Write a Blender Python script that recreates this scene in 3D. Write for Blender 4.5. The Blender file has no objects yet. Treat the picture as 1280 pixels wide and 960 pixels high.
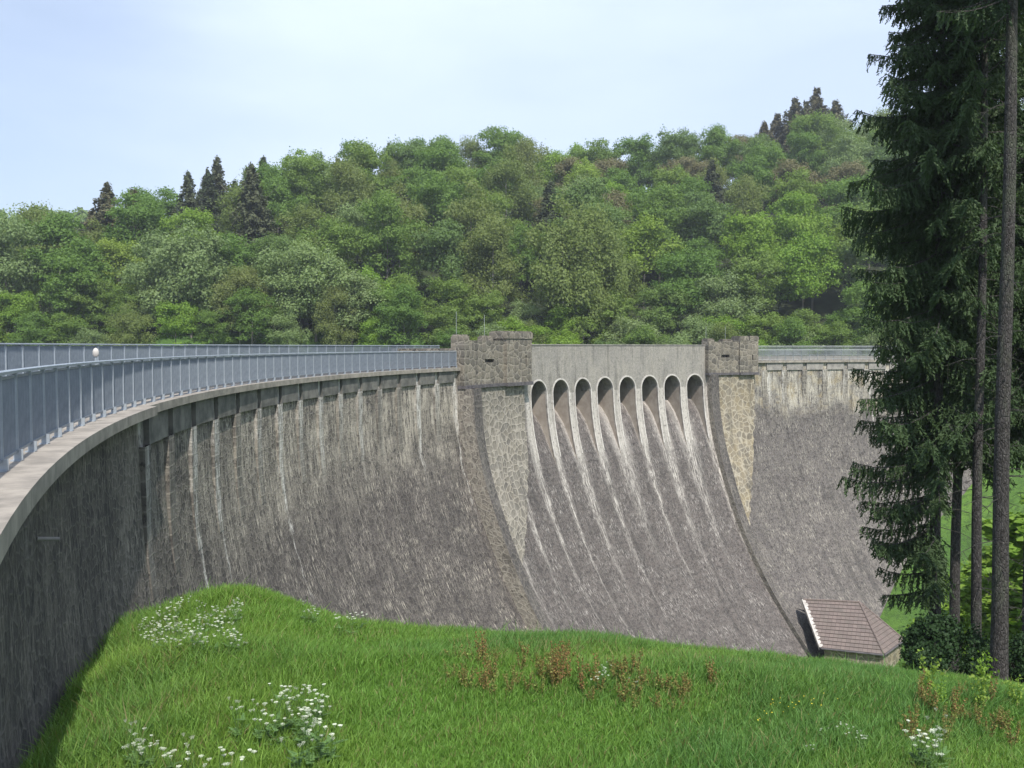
import bpy, math, random
import numpy as np
from mathutils import Vector, Matrix
rad = math.radians
S = bpy.context.scene
COL = S.collection

# ------------------------------------------------------------------ camera
CAMZ = 1.368
cam_d = bpy.data.cameras.new('camera'); cam = bpy.data.objects.new('camera', cam_d); COL.objects.link(cam)
cam.location = (0, 0, CAMZ); cam.rotation_euler = (math.pi/2 - 0.04136, 0, 0)
cam_d.sensor_width = 36; cam_d.lens = 1125.0/1280*36; cam_d.clip_start = 0.05; cam_d.clip_end = 3000
S.camera = cam

# ------------------------------------------------------------------ light
SUN_EL, SUN_DIR = 54.0, (0.32, -0.95)          # horizontal direction towards the sun
az = math.atan2(SUN_DIR[0], SUN_DIR[1])         # clockwise from +Y
world = bpy.data.worlds.new('World'); S.world = world; world.use_nodes = True
wn, wl = world.node_tree.nodes, world.node_tree.links
for n in list(wn): wn.remove(n)
out = wn.new('ShaderNodeOutputWorld'); bg = wn.new('ShaderNodeBackground'); sky = wn.new('ShaderNodeTexSky')
sky.sky_type = 'NISHITA'; sky.sun_disc = False; sky.sun_elevation = rad(SUN_EL); sky.sun_rotation = az
sky.air_density = 1.0; sky.dust_density = 1.2; sky.ozone_density = 1.0
tc = wn.new('ShaderNodeTexCoord'); mp = wn.new('ShaderNodeMapping'); mp.inputs['Scale'].default_value = (1.1, 1.1, 3.6)
mp.inputs['Location'].default_value = (0.62, 0.25, 0.12)
nz = wn.new('ShaderNodeTexNoise'); nz.inputs['Scale'].default_value = 1.5; nz.inputs['Detail'].default_value = 5; nz.inputs['Roughness'].default_value = .5
rp = wn.new('ShaderNodeValToRGB'); rp.color_ramp.elements[0].position = .34; rp.color_ramp.elements[1].position = .60
rp.color_ramp.elements[0].color = (.70, .70, .70, 1); rp.color_ramp.elements[1].color = (.96, .96, .96, 1)
mx = wn.new('ShaderNodeMix'); mx.data_type = 'RGBA'; mx.inputs[7].default_value = (5.95, 6.9, 8.8, 1)
wl.new(tc.outputs['Generated'], mp.inputs[0]); wl.new(mp.outputs[0], nz.inputs[0]); wl.new(nz.outputs[0], rp.inputs[0])
sx = wn.new('ShaderNodeSeparateXYZ'); wl.new(tc.outputs['Generated'], sx.inputs[0])
ad = wn.new('ShaderNodeMath'); ad.operation = 'MULTIPLY_ADD'; ad.inputs[1].default_value = .35; wl.new(nz.outputs[0], ad.inputs[0]); wl.new(sx.outputs[0], ad.inputs[2])
mr = wn.new('ShaderNodeMapRange'); mr.interpolation_type = 'SMOOTHSTEP'; wl.new(ad.outputs[0], mr.inputs[0])
for i_, v_ in enumerate((-.42, .02, .42, 1.0)): mr.inputs[i_+1].default_value = v_
mm = wn.new('ShaderNodeMath'); mm.operation = 'MULTIPLY'; wl.new(rp.outputs[0], mm.inputs[0]); wl.new(mr.outputs[0], mm.inputs[1])
wl.new(mm.outputs[0], mx.inputs[0]); wl.new(sky.outputs[0], mx.inputs[6]); wl.new(mx.outputs[2], bg.inputs[0]); wl.new(bg.outputs[0], out.inputs[0])
bg.inputs[1].default_value = 0.105
sl = bpy.data.lights.new('sun', 'SUN'); sl.energy = 3.8; sl.angle = rad(0.6); sl.color = (1, .95, .87)
sun = bpy.data.objects.new('sun', sl); COL.objects.link(sun)
ce = math.cos(rad(SUN_EL)); hn = math.hypot(*SUN_DIR)
sun.rotation_euler = Vector((SUN_DIR[0]/hn*ce, SUN_DIR[1]/hn*ce, math.sin(rad(SUN_EL)))).to_track_quat('Z', 'Y').to_euler()
S.view_settings.view_transform = 'Standard'; S.view_settings.look = 'None'; S.view_settings.exposure = 0.55; S.view_settings.gamma = 1
S.cycles.max_bounces = 6; S.cycles.transparent_max_bounces = 8; S.cycles.diffuse_bounces = 3; S.cycles.use_denoising = True

# ------------------------------------------------------------------ helpers
CX, CY, R0 = 53.613, 32.315, 63.342
def P(s, u, z):
    t = s/R0; r = R0-u
    return (CX-r*math.cos(t), CY+r*math.sin(t), z)
def Frame(s): return (math.sin(s/R0), math.cos(s/R0))      # heading of +s
_FD = [-3, 0, 4, 7.4, 11.5, 14.7, 16.3, 19.9, 23.8, 29]; _FU = [0, 0, .15, .85, 2.4, 3.9, 4.8, 7.3, 10.9, 16.5]
def F(d):
    a = [np.interp(d+k, _FD, _FU) for k in (-1.2, -.6, 0, .6, 1.2)]
    return float(sum(a)/5)

class MB:
    def __init__(s): s.v = []; s.f = []; s.uv = []
    def face(s, pts, uvs=None):
        b = len(s.v); s.v += [tuple(p) for p in pts]; s.f.append(tuple(range(b, b+len(pts))))
        s.uv += list(uvs) if uvs is not None else [(p[0], p[1]) for p in pts]
    def grid(s, rows, uvrows):
        b = len(s.v); n = len(rows[0])
        for r in rows: s.v += [tuple(p) for p in r]
        for i in range(len(rows)-1):
            for j in range(n-1):
                s.f.append((b+i*n+j, b+i*n+j+1, b+(i+1)*n+j+1, b+(i+1)*n+j))
                s.uv += [uvrows[i][j], uvrows[i][j+1], uvrows[i+1][j+1], uvrows[i+1][j]]
    def cbox(s, s0, s1, u0, u1, z0, z1, ds=1.5):
        n = max(1, int(math.ceil((s1-s0)/ds)))
        ss = [s0+(s1-s0)*i/n for i in range(n+1)]
        for i in range(n):
            a, b = ss[i], ss[i+1]
            s.face([P(a,u1,z0),P(b,u1,z0),P(b,u1,z1),P(a,u1,z1)], [(a,-z0),(b,-z0),(b,-z1),(a,-z1)])
            s.face([P(b,u0,z0),P(a,u0,z0),P(a,u0,z1),P(b,u0,z1)], [(b,-z0),(a,-z0),(a,-z1),(b,-z1)])
            s.face([P(a,u0,z1),P(a,u1,z1),P(b,u1,z1),P(b,u0,z1)], [(a,u0),(a,u1),(b,u1),(b,u0)])
            s.face([P(a,u1,z0),P(a,u0,z0),P(b,u0,z0),P(b,u1,z0)], [(a,u1),(a,u0),(b,u0),(b,u1)])
        s.face([P(s0,u0,z0),P(s0,u1,z0),P(s0,u1,z1),P(s0,u0,z1)], [(s0+u0,-z0),(s0+u1,-z0),(s0+u1,-z1),(s0+u0,-z1)])
        s.face([P(s1,u1,z0),P(s1,u0,z0),P(s1,u0,z1),P(s1,u1,z1)], [(s1-u1,-z0),(s1-u0,-z0),(s1-u0,-z1),(s1-u1,-z1)])
    def box(s, x0, x1, y0, y1, z0, z1):
        v = [(x,y,z) for z in (z0,z1) for y in (y0,y1) for x in (x0,x1)]
        for q in ((0,2,3,1),(4,5,7,6),(0,1,5,4),(2,6,7,3),(0,4,6,2),(1,3,7,5)): s.face([v[k] for k in q], [(v[k][0]+v[k][1], v[k][2]) for k in q])
    def tube(s, pts, rr, k=7, cap=True):
        pts = [Vector(p) for p in pts]; rings = []; L = 0
        for i, p in enumerate(pts):
            d = (pts[min(i+1,len(pts)-1)]-pts[max(i-1,0)]).normalized()
            a = d.orthogonal().normalized() if i == 0 else (a - d*a.dot(d)).normalized()
            b = d.cross(a); r = rr[i] if hasattr(rr, '__len__') else rr
            if i: L += (p-pts[i-1]).length
            rings.append(([p+(a*math.cos(2*math.pi*j/k)+b*math.sin(2*math.pi*j/k))*r for j in range(k+1)], [(j/k, L) for j in range(k+1)]))
        s.grid([r[0] for r in rings], [r[1] for r in rings])
        if cap:
            s.face(rings[-1][0][:-1]); s.face(rings[0][0][:-1][::-1])
    def build(s, name, mat, parent=None, smooth=False):
        me = bpy.data.meshes.new(name); me.from_pydata(s.v, [], s.f)
        uv = me.uv_layers.new(name='UVMap'); uv.data.foreach_set('uv', np.array(s.uv, dtype=np.float32).ravel())
        me.materials.append(mat)
        if smooth: me.polygons.foreach_set('use_smooth', np.ones(len(me.polygons), dtype=bool))
        me.update(); o = bpy.data.objects.new(name, me); COL.objects.link(o)
        if parent: link_parent(o, parent)
        return o
def link_parent(o, parent):
    o.parent = parent
    o.matrix_parent_inverse = Matrix.LocRotScale(parent.location, parent.rotation_euler, parent.scale).inverted()
def quadmesh(name, V, mat, parent=None, k=4, col=None, uv=None):
    """V: (n,k,3) separate faces"""
    n = len(V); me = bpy.data.meshes.new(name)
    me.vertices.add(n*k); me.vertices.foreach_set('co', np.ascontiguousarray(V, dtype=np.float32).ravel())
    me.loops.add(n*k); me.loops.foreach_set('vertex_index', np.arange(n*k, dtype=np.int32))
    me.polygons.add(n); me.polygons.foreach_set('loop_start', np.arange(0, n*k, k, dtype=np.int32))
    me.update(calc_edges=True)
    if col is not None:
        a = me.color_attributes.new('Col', 'FLOAT_COLOR', 'POINT')
        c = np.ones((n, k, 4), dtype=np.float32); c[:, :, :3] = col[:, None, :] if col.ndim == 2 else col
        a.data.foreach_set('color', c.ravel())
    me.materials.append(mat); me.validate()
    o = bpy.data.objects.new(name, me); COL.objects.link(o)
    if parent: link_parent(o, parent)
    return o
def tag(o, label=None, cat=None, group=None, kind=None):
    if label: o['label'] = label
    if cat: o['category'] = cat
    if group: o['group'] = group
    if kind: o['kind'] = kind
    return o
def thing(name, label, cat, loc=(0,0,0), group=None, rz=0):
    o = bpy.data.objects.new(name, None); COL.objects.link(o); o.location = loc; o.rotation_euler = (0,0,rz)
    o.empty_display_size = .2
    return tag(o, label, cat, group)
def dup(root, loc, rz=0, sc=(1,1,1), label=None, group=None):
    r = root.copy(); COL.objects.link(r); r.location = loc; r.rotation_euler = (0,0,rz); r.scale = sc
    if label: r['label'] = label
    if group: r['group'] = group
    for ch in root.children:
        c = ch.copy(); COL.objects.link(c); c.parent = r
        for g in ch.children:
            d = g.copy(); COL.objects.link(d); d.parent = c
    return r

# ------------------------------------------------------------------ materials
class NT:
    def __init__(s, name):
        s.m = bpy.data.materials.new(name); s.m.use_nodes = True; s.t = s.m.node_tree
        s.b = s.t.nodes['Principled BSDF']; s.out = s.t.nodes['Material Output']
        s.b.inputs['Roughness'].default_value = .85; s.b.inputs['Specular IOR Level'].default_value = .25
    def N(s, t, **k):
        n = s.t.nodes.new(t)
        for a, b in k.items(): setattr(n, a, b)
        return n
    def L(s, a, b): s.t.links.new(a, b)
    def put(s, sock, v):
        if hasattr(v, 'is_output') or hasattr(v, 'links'): s.L(v, sock)
        else: sock.default_value = v
    def math(s, op, a, b=0.0, c=None, clamp=False):
        n = s.N('ShaderNodeMath', operation=op, use_clamp=clamp); s.put(n.inputs[0], a); s.put(n.inputs[1], b)
        if c is not None: s.put(n.inputs[2], c)
        return n.outputs[0]
    def ramp(s, v, a, b, lo=0.0, hi=1.0):
        n = s.N('ShaderNodeMapRange', interpolation_type='SMOOTHSTEP'); s.put(n.inputs[0], v)
        for i, x in enumerate((a, b, lo, hi)): s.put(n.inputs[i+1], x)
        return n.outputs[0]
    def mix(s, f, a, b, mode='MIX'):
        n = s.N('ShaderNodeMix', data_type='RGBA', blend_type=mode); s.put(n.inputs[0], f)
        for i, v in ((6, a), (7, b)):
            if isinstance(v, tuple): n.inputs[i].default_value = (*v[:3], 1)
            else: s.L(v, n.inputs[i])
        return n.outputs[2]
    def vec(s, x, y, z=0.0):
        n = s.N('ShaderNodeCombineXYZ'); s.put(n.inputs[0], x); s.put(n.inputs[1], y); s.put(n.inputs[2], z); return n.outputs[0]
    def noise(s, v, sc, det=4, rough=.55, dist=0):
        n = s.N('ShaderNodeTexNoise'); s.L(v, n.inputs['Vector']); n.inputs['Scale'].default_value = sc
        n.inputs['Detail'].default_value = det; n.inputs['Roughness'].default_value = rough; n.inputs['Distortion'].default_value = dist
        return n.outputs[0]
    def voro(s, v, sc, feat='F1', rnd=1.0):
        n = s.N('ShaderNodeTexVoronoi', feature=feat); s.L(v, n.inputs['Vector']); n.inputs['Scale'].default_value = sc
        n.inputs['Randomness'].default_value = rnd; return n
    def uv(s):
        n = s.N('ShaderNodeUVMap'); n.uv_map = 'UVMap'; q = s.N('ShaderNodeSeparateXYZ'); s.L(n.outputs[0], q.inputs[0]); return q.outputs[0], q.outputs[1]
    def bump(s, h, st=.5, dist=.05):
        n = s.N('ShaderNodeBump'); n.inputs['Strength'].default_value = st; n.inputs['Distance'].default_value = dist
        s.L(h, n.inputs['Height']); s.L(n.outputs[0], s.b.inputs['Normal'])
    def base(s, c): s.put(s.b.inputs['Base Color'], c if not isinstance(c, tuple) else (*c[:3], 1))

def masonry(name, stone=(.17,.155,.14), stone2=(.10,.095,.095), mortar=(.32,.30,.27), cell=(3.3, 4.6), mw=.05, ms=.6,
            streak=.8, sdepth=(3.0, 8.0), dash=.5, low=(.125,.115,.12), cream=(.50,.46,.39), pier=None, block=False, rnd=.9, dark=0.0, yellow=0.0, neardark=False, bh=.35, ytop=False, run=0, specks=.7):
    t = NT(name); u, v = t.uv()
    base = t.vec(t.math('MULTIPLY', u, cell[0]), t.math('MULTIPLY', v, cell[1]))
    wob = t.N('ShaderNodeVectorMath', operation='ADD'); t.L(base, wob.inputs[0])
    nn = t.N('ShaderNodeTexNoise'); t.L(base, nn.inputs['Vector']); nn.inputs['Scale'].default_value = 1.3; nn.inputs['Detail'].default_value = 2
    sb = t.N('ShaderNodeVectorMath', operation='SCALE'); t.L(nn.outputs[1], sb.inputs[0]); sb.inputs['Scale'].default_value = .14; t.L(sb.outputs[0], wob.inputs[1])
    wv = wob.outputs[0]
    if block:
        br = t.N('ShaderNodeTexBrick'); t.L(wv, br.inputs['Vector']); br.inputs['Scale'].default_value = 1.0; br.inputs['Mortar Size'].default_value = mw
        br.inputs['Mortar Smooth'].default_value = .3; br.inputs['Brick Width'].default_value = 1.1; br.inputs['Row Height'].default_value = .75
        br.inputs['Color1'].default_value = (0,0,0,1); br.inputs['Color2'].default_value = (1,1,1,1); br.inputs['Mortar'].default_value = (.5,.5,.5,1)
        sepb = t.N('ShaderNodeSeparateColor'); t.L(br.outputs[0], sepb.inputs[0]); rndv = sepb.outputs[0]; mask = br.outputs[1]
        hgt = t.math('SUBTRACT', 1.0, mask)
    else:
        ed = t.voro(wv, 1.0, 'DISTANCE_TO_EDGE', rnd); c1 = t.voro(wv, 1.0, 'F1', rnd)
        sepc = t.N('ShaderNodeSeparateColor'); t.L(c1.outputs['Color'], sepc.inputs[0]); rndv = sepc.outputs[0]
        mask = t.ramp(ed.outputs['Distance'], mw*.5, mw*1.6, 1.0, 0.0); hgt = t.ramp(ed.outputs['Distance'], 0, .22)
    uvv = t.vec(u, v)
    big = t.noise(uvv, .35, 3); fine = t.noise(uvv, 9, 4, .65)
    c = t.mix(rndv, stone, stone2)
    lowm = t.ramp(t.math('ADD', v, t.math('MULTIPLY', t.math('SUBTRACT', big, .5), 5.0)), sdepth[0], sdepth[1])
    c = t.mix(t.math('MULTIPLY', lowm, .8), c, t.mix(rndv, low, tuple(x*.55 for x in low)))
    mk = t.math('MULTIPLY', mask, t.math('SUBTRACT', ms, t.math('MULTIPLY', lowm, ms*.55)))
    c = t.mix(mk, c, mortar)
    # moss / ochre patches
    if yellow:
        ym = t.math('MULTIPLY', t.ramp(t.noise(uvv, .8, 4, .6), .45, .62), yellow)
        if ytop: ym = t.math('MULTIPLY', ym, t.math('SUBTRACT', 1.0, lowm))
        c = t.mix(ym, c, (.36,.29,.17))
    # broad vertical lime runs, strongest near the top
    st1 = t.noise(t.vec(t.math('MULTIPLY', u, 2.6), t.math('MULTIPLY', v, .28)), 1.0, 5, .62)
    st2 = t.noise(t.vec(t.math('MULTIPLY', u, 8.5), t.math('MULTIPLY', v, .9), 4.0), 1.0, 4, .65)
    st3 = t.noise(t.vec(t.math('MULTIPLY', u, 13.0), t.math('MULTIPLY', v, 1.9), 9.0), 1.0, 3, .6)
    topm = t.math('SUBTRACT', 1.0, lowm)
    s1 = t.math('MULTIPLY', t.ramp(st1, .43, .60), topm)
    s2 = t.math('MULTIPLY', t.ramp(st2, .46, .60), t.math('ADD', t.math('MULTIPLY', topm, .75), .12))
    s = t.math('MULTIPLY', t.math('MAXIMUM', t.math('MULTIPLY', s1, .75), s2), streak, clamp=True)
    s = t.math('MULTIPLY', s, t.ramp(t.noise(t.vec(t.math('MULTIPLY', u, .5), t.math('MULTIPLY', v, .35), 8.), 1.0, 3, .6), .36, .58, .30, 1.15))
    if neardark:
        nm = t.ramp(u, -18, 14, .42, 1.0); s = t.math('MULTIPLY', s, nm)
    c = t.mix(s, c, cream)
    ds = t.math('MULTIPLY', t.math('MULTIPLY', t.ramp(st3, .54, .64), t.ramp(t.noise(uvv, .55, 2), .38, .62)), dash)
    c = t.mix(ds, c, tuple(x*1.0 for x in cream))
    if pier:                                                      # runs below each pier of the overflow
        s0, sp, w0, dend = pier
        q = t.math('ADD', u, t.math('MULTIPLY', t.math('SUBTRACT', t.noise(t.vec(t.math('MULTIPLY', u, 3.0), t.math('MULTIPLY', v, .35), 2.), 1.0, 3), .5), .55))
        q = t.math('SUBTRACT', q, s0-sp/2); q = t.math('DIVIDE', q, sp); q = t.math('FRACT', q); q = t.math('ABSOLUTE', t.math('SUBTRACT', q, .5))
        idn = t.noise(t.vec(t.math('FLOOR', t.math('DIVIDE', t.math('SUBTRACT', u, s0-sp/2), sp)), 3.3), 1.7, 0)
        wd = t.math('MULTIPLY', t.ramp(v, 4.5, dend, w0, .10), t.ramp(idn, .3, .7, .6, 1.5))
        e = t.ramp(q, 0.0, wd, 1.0, 0.0)
        fade = t.ramp(t.math('ADD', v, t.math('MULTIPLY', idn, 9.0)), dend-9, dend+7, 1.0, 0.06)
        tex = t.ramp(t.noise(t.vec(t.math('MULTIPLY', u, 7.0), t.math('MULTIPLY', v, .8), 7.), 1.0, 5, .78), .42, .60, .0, 1.0)
        tex = t.math('MAXIMUM', tex, t.ramp(v, 6.5, 9.5, .75, 0.0))
        c = t.mix(t.math('MULTIPLY', t.math('MULTIPLY', e, fade), t.math('MULTIPLY', tex, 1.1), clamp=True), c, (.60,.56,.51))
    if run:                                                       # a strong lime run here and there below the drains
        q = t.math('DIVIDE', t.math('ADD', u, t.math('ADD', 11.4+run/2, t.math('MULTIPLY', t.math('SUBTRACT', t.noise(t.vec(t.math('MULTIPLY', u, 2.4), t.math('MULTIPLY', v, .7), 6.), 1.0, 4, .7), .5), 1.5))), run)
        idn = t.N('ShaderNodeTexWhiteNoise', noise_dimensions='1D'); t.L(t.math('FLOOR', q), idn.inputs['W']); idv = idn.outputs[0]
        q = t.math('ABSOLUTE', t.math('SUBTRACT', t.math('FRACT', q), .5))
        e = t.ramp(q, .0, t.ramp(v, 1.0, 8.0, .20, .04), 1.0, 0.0)
        fd = t.ramp(t.math('SUBTRACT', v, t.math('MULTIPLY', t.math('MULTIPLY', idv, idv), 10.5)), -3.0, 1.5, 1.0, 0.0)
        tx = t.ramp(t.noise(t.vec(t.math('MULTIPLY', u, 9.0), t.math('MULTIPLY', v, 1.2), 3.), 1.0, 5, .75), .40, .56, .0, 1.0)
        c = t.mix(t.math('MULTIPLY', t.math('MULTIPLY', e, fd), tx, clamp=True), c, (.70,.67,.62))
    pit = t.noise(t.vec(t.math('MULTIPLY', u, 7.5), t.math('MULTIPLY', v, 3.2), 12.), 1.0, 4, .7)       # random dark spots, stretched down the face
    c = t.mix(t.ramp(pit, .54, .64, 0, specks), c, (.035,.031,.030))
    # dark damp runs
    dk = t.math('MULTIPLY', t.ramp(t.noise(t.vec(t.math('MULTIPLY', u, 1.3), t.math('MULTIPLY', v, .16), 5.), 1.0, 4, .6), .50, .70), .45+dark)
    c = t.mix(dk, c, (.045,.043,.042))
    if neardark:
        c = t.mix(t.ramp(u, -24, 4, .6, 0.0), c, (.030,.031,.034))  # near end darkened: moss and wet, with its shade put into the colour
    c = t.mix(t.math('MULTIPLY', fine, .5), c, t.mix(1.0, c, (.55,.55,.55), 'MULTIPLY'))
    t.base(c)
    t.bump(t.math('ADD', t.math('MULTIPLY', hgt, bh), t.math('MULTIPLY', fine, 1.1)), .75, .035)
    t.b.inputs['Roughness'].default_value = .9
    return t.m

def plain(name, c, c2=None, sc=3.0, rough=.8, metal=0, bump=0, coord='Object', spec=.3, streaky=False):
    t = NT(name); tc = t.N('ShaderNodeTexCoord'); v = tc.outputs[coord]
    if streaky:
        m = t.N('ShaderNodeMapping'); m.inputs['Scale'].default_value = (1, 1, .15); t.L(v, m.inputs[0]); v = m.outputs[0]
    n = t.noise(v, sc, 5, .6)
    t.base(t.mix(t.ramp(n, .3, .7), c, c2 or tuple(x*.75 for x in c)))
    t.b.inputs['Roughness'].default_value = rough; t.b.inputs['Metallic'].default_value = metal; t.b.inputs['Specular IOR Level'].default_value = spec
    if bump: t.bump(t.noise(v, sc*6, 4, .6), bump, .02)
    return t.m

def foliage(name, cols, rough=.6, trans=.3, attr=False):
    """leaf material; hue picked by the object's own random number"""
    t = NT(name)
    if attr:
        a = t.N('ShaderNodeAttribute'); a.attribute_name = 'Col'; c = a.outputs['Color']
    else:
        oi = t.N('ShaderNodeObjectInfo'); cr = t.N('ShaderNodeValToRGB'); t.L(oi.outputs['Random'], cr.inputs[0])
        els = cr.color_ramp.elements
        while len(els) < len(cols): els.new(.5)
        if len(cols) == 1: cols = cols*2
        for i, cc in enumerate(cols): els[i].position = i/(max(1, len(cols)-1)); els[i].color = (*cc, 1)
        geo = t.N('ShaderNodeNewGeometry'); rv = geo.outputs['Random Per Island']
        c = t.mix(t.ramp(rv, 0, 1, 0, .4), cr.outputs[0], t.mix(1.0, cr.outputs[0], (.62,.68,.5), 'MULTIPLY'))
    t.base(c); t.b.inputs['Roughness'].default_value = rough; t.b.inputs['Specular IOR Level'].default_value = .2
    tr = t.N('ShaderNodeBsdfTranslucent'); t.L(t.mix(1.0, c, (1.25,1.3,.6), 'MULTIPLY'), tr.inputs[0])
    ms = t.N('ShaderNodeMixShader'); ms.inputs[0].default_value = trans
    t.L(t.b.outputs[0], ms.inputs[1]); t.L(tr.outputs[0], ms.inputs[2]); t.L(ms.outputs[0], t.out.inputs[0])
    return t.m

M = {}
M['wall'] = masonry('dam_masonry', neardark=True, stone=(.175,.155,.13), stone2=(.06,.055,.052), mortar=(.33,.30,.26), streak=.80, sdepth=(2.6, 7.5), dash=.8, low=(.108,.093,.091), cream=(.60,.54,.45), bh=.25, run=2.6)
M['wall_far'] = masonry('dam_masonry_sunny', streak=1.0, sdepth=(3.4, 6.0), dash=.6, yellow=.7, ytop=True, cream=(.55,.51,.43), low=(.140,.124,.120), run=2.55)
M['chute'] = masonry('spillway_masonry', streak=.25, sdepth=(1, 4), dash=.6, low=(.136,.117,.111), stone=(.14,.122,.112), cream=(.60,.56,.52), pier=(40.65, 3.05, .40, 20.0))
M['spill'] = masonry('parapet_masonry', specks=.3, cell=(5.5, 6.5), stone=(.33,.31,.285), stone2=(.24,.23,.21), mortar=(.38,.36,.33), mw=.04, streak=.4, sdepth=(30, 40), dash=.25)
M['ashlar'] = masonry('tower_masonry', specks=.3, cell=(1.7, 2.1), stone=(.25,.22,.175), stone2=(.12,.11,.095), mortar=(.40,.36,.30), mw=.03, ms=.7, bh=.9, streak=.12, sdepth=(30, 40), dash=.1, rnd=.75)
M['rubble'] = masonry('buttress_rubble', specks=.3, cell=(1.8, 2.0), stone=(.24,.215,.175), stone2=(.15,.138,.12), mortar=(.40,.36,.305), mw=.055, ms=.75, bh=.9, streak=.25, sdepth=(30, 40), dash=.25, cream=(.58,.54,.48))
M['rubble_y'] = masonry('buttress_ochre_rubble', specks=.3, cell=(1.6, 1.9), stone=(.24,.20,.14), stone2=(.16,.14,.11), mortar=(.46,.41,.32), mw=.06, ms=.8, streak=.3, sdepth=(30, 40), dash=.25, yellow=.4)
M['rib'] = masonry('rib_blocks', cell=(2.3, 2.8), stone=(.27,.24,.21), stone2=(.16,.145,.13), mortar=(.42,.39,.34), mw=.05, ms=.7, streak=.35, sdepth=(18, 30), dash=.3)
M['ribtop'] = masonry('rib_top', cell=(2.2, 2.6), stone=(.10,.09,.088), stone2=(.07,.065,.063), mortar=(.2,.18,.16), streak=.15, sdepth=(30, 40), dash=.35)
M['concrete'] = plain('coping_concrete', (.35,.315,.27), (.21,.19,.165), 2.2, .85, bump=.3)
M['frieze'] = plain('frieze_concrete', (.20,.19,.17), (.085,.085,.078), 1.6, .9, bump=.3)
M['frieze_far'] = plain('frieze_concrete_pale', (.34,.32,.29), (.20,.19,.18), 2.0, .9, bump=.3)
M['white'] = plain('lime_white', (.60,.57,.53), (.38,.355,.33), 2.5, .85, bump=.2)
M['inner'] = plain('bay_masonry', (.42,.37,.32), (.30,.255,.22), 1.4, .9, bump=.4)
M['rail'] = plain('galvanised_blue_grey', (.255,.29,.33), (.19,.22,.26), 6, .45, metal=.35, spec=.5)
M['post'] = plain('galvanised_pale', (.38,.42,.46), (.30,.34,.38), 6, .45, metal=.3, spec=.5)
M['rail_pale'] = plain('galvanised_light_grey', (.46,.48,.47), (.38,.40,.40), 6, .5, metal=.2)
M['asphalt'] = plain('asphalt', (.07,.068,.066), (.045,.045,.045), 8, .9, bump=.3)
M['dark'] = plain('dark_recess', (.03,.028,.026))
def bark_mat():
    t = NT('spruce_bark'); tc = t.N('ShaderNodeTexCoord'); m = t.N('ShaderNodeMapping'); m.inputs['Scale'].default_value = (1, 1, .35); t.L(tc.outputs['Object'], m.inputs[0]); v = m.outputs[0]
    a = t.noise(v, 22, 5, .7); b = t.noise(v, 3, 3); e = t.voro(v, 26, 'DISTANCE_TO_EDGE')
    c = t.mix(t.ramp(a, .35, .68), (.035,.031,.03), (.115,.105,.10)); c = t.mix(t.ramp(b, .5, .7, 0, .5), c, (.10,.115,.075)); c = t.mix(t.ramp(e.outputs[0], 0, .12, .6, 0), c, (.03,.026,.024))
    t.base(c); t.bump(t.math('ADD', a, t.ramp(e.outputs[0], 0, .2)), .9, .02); t.b.inputs['Roughness'].default_value = .95; return t.m
M['bark'] = bark_mat()
M['bark_g'] = plain('grey_bark', (.22,.20,.18), (.12,.11,.10), 5, .95, bump=.5, streaky=True)
M['birch'] = plain('birch_bark', (.55,.52,.47), (.2,.18,.16), 4, .8)
M['roof'] = None

# grass / ground
def ground_mat():
    t = NT('meadow_soil'); tc = t.N('ShaderNodeTexCoord'); v = tc.outputs['Object']
    a = t.noise(v, .12, 4, .6); b = t.noise(v, 2.2, 5, .7)
    c = t.mix(t.ramp(a, .35, .65), (.115,.215,.035), (.075,.155,.03)); c = t.mix(t.ramp(b, .4, .7), c, (.05,.10,.022))
    t.base(c); t.bump(t.noise(v, 6, 5, .7), .9, .15); t.b.inputs['Roughness'].default_value = .95; return t.m
M['ground'] = ground_mat()
M['forestfloor'] = plain('forest_floor', (.035,.05,.018), (.02,.025,.012), .5, .95)
def water_mat():
    t = NT('reservoir_water'); t.base((.02,.035,.03)); t.b.inputs['Roughness'].default_value = .08; t.b.inputs['Specular IOR Level'].default_value = .5
    tc = t.N('ShaderNodeTexCoord'); t.bump(t.noise(tc.outputs['Object'], 1.5, 4), .25, .1); return t.m
M['water'] = water_mat()
M['grass'] = foliage('grass_blades', None, .55, .35, attr=True)
M['leaf'] = [
    foliage('leaf_mid_green', [(.165,.265,.06),(.14,.24,.055),(.20,.285,.065),(.145,.225,.08)], trans=.38),
    foliage('leaf_bright_green', [(.24,.36,.06),(.21,.34,.055),(.27,.36,.075)], trans=.4),
    foliage('leaf_grey_green', [(.23,.31,.125),(.21,.29,.12),(.25,.32,.14)], trans=.35),
    foliage('leaf_olive', [(.20,.26,.08),(.215,.25,.09),(.18,.24,.07)], trans=.38),
    foliage('leaf_bronze', [(.22,.20,.11),(.20,.19,.10)]),
]
M['needle_far'] = foliage('needle_far', [(.045,.08,.035),(.065,.09,.042),(.085,.095,.05)], trans=.1)
M['needle_brown'] = foliage('needle_brown', [(.13,.115,.06),(.11,.11,.055)], trans=.1)
M['needle'] = foliage('spruce_needles', [(.058,.095,.038),(.048,.082,.034)], .6, .18)
M['bush'] = foliage('bush_leaves', [(.028,.06,.02)], .6, .2)
M['dock'] = foliage('dock_stalks', None, .7, .25, attr=True)
M['umbel'] = plain('umbel_white', (.60,.63,.53), (.42,.48,.34), 30, .8)
M['stem'] = plain('plant_stem', (.10,.19,.05), (.07,.13,.035), 10, .7)
M['yellow'] = plain('petal_yellow', (.75,.6,.05), (.6,.5,.04), 20, .7)
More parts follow.
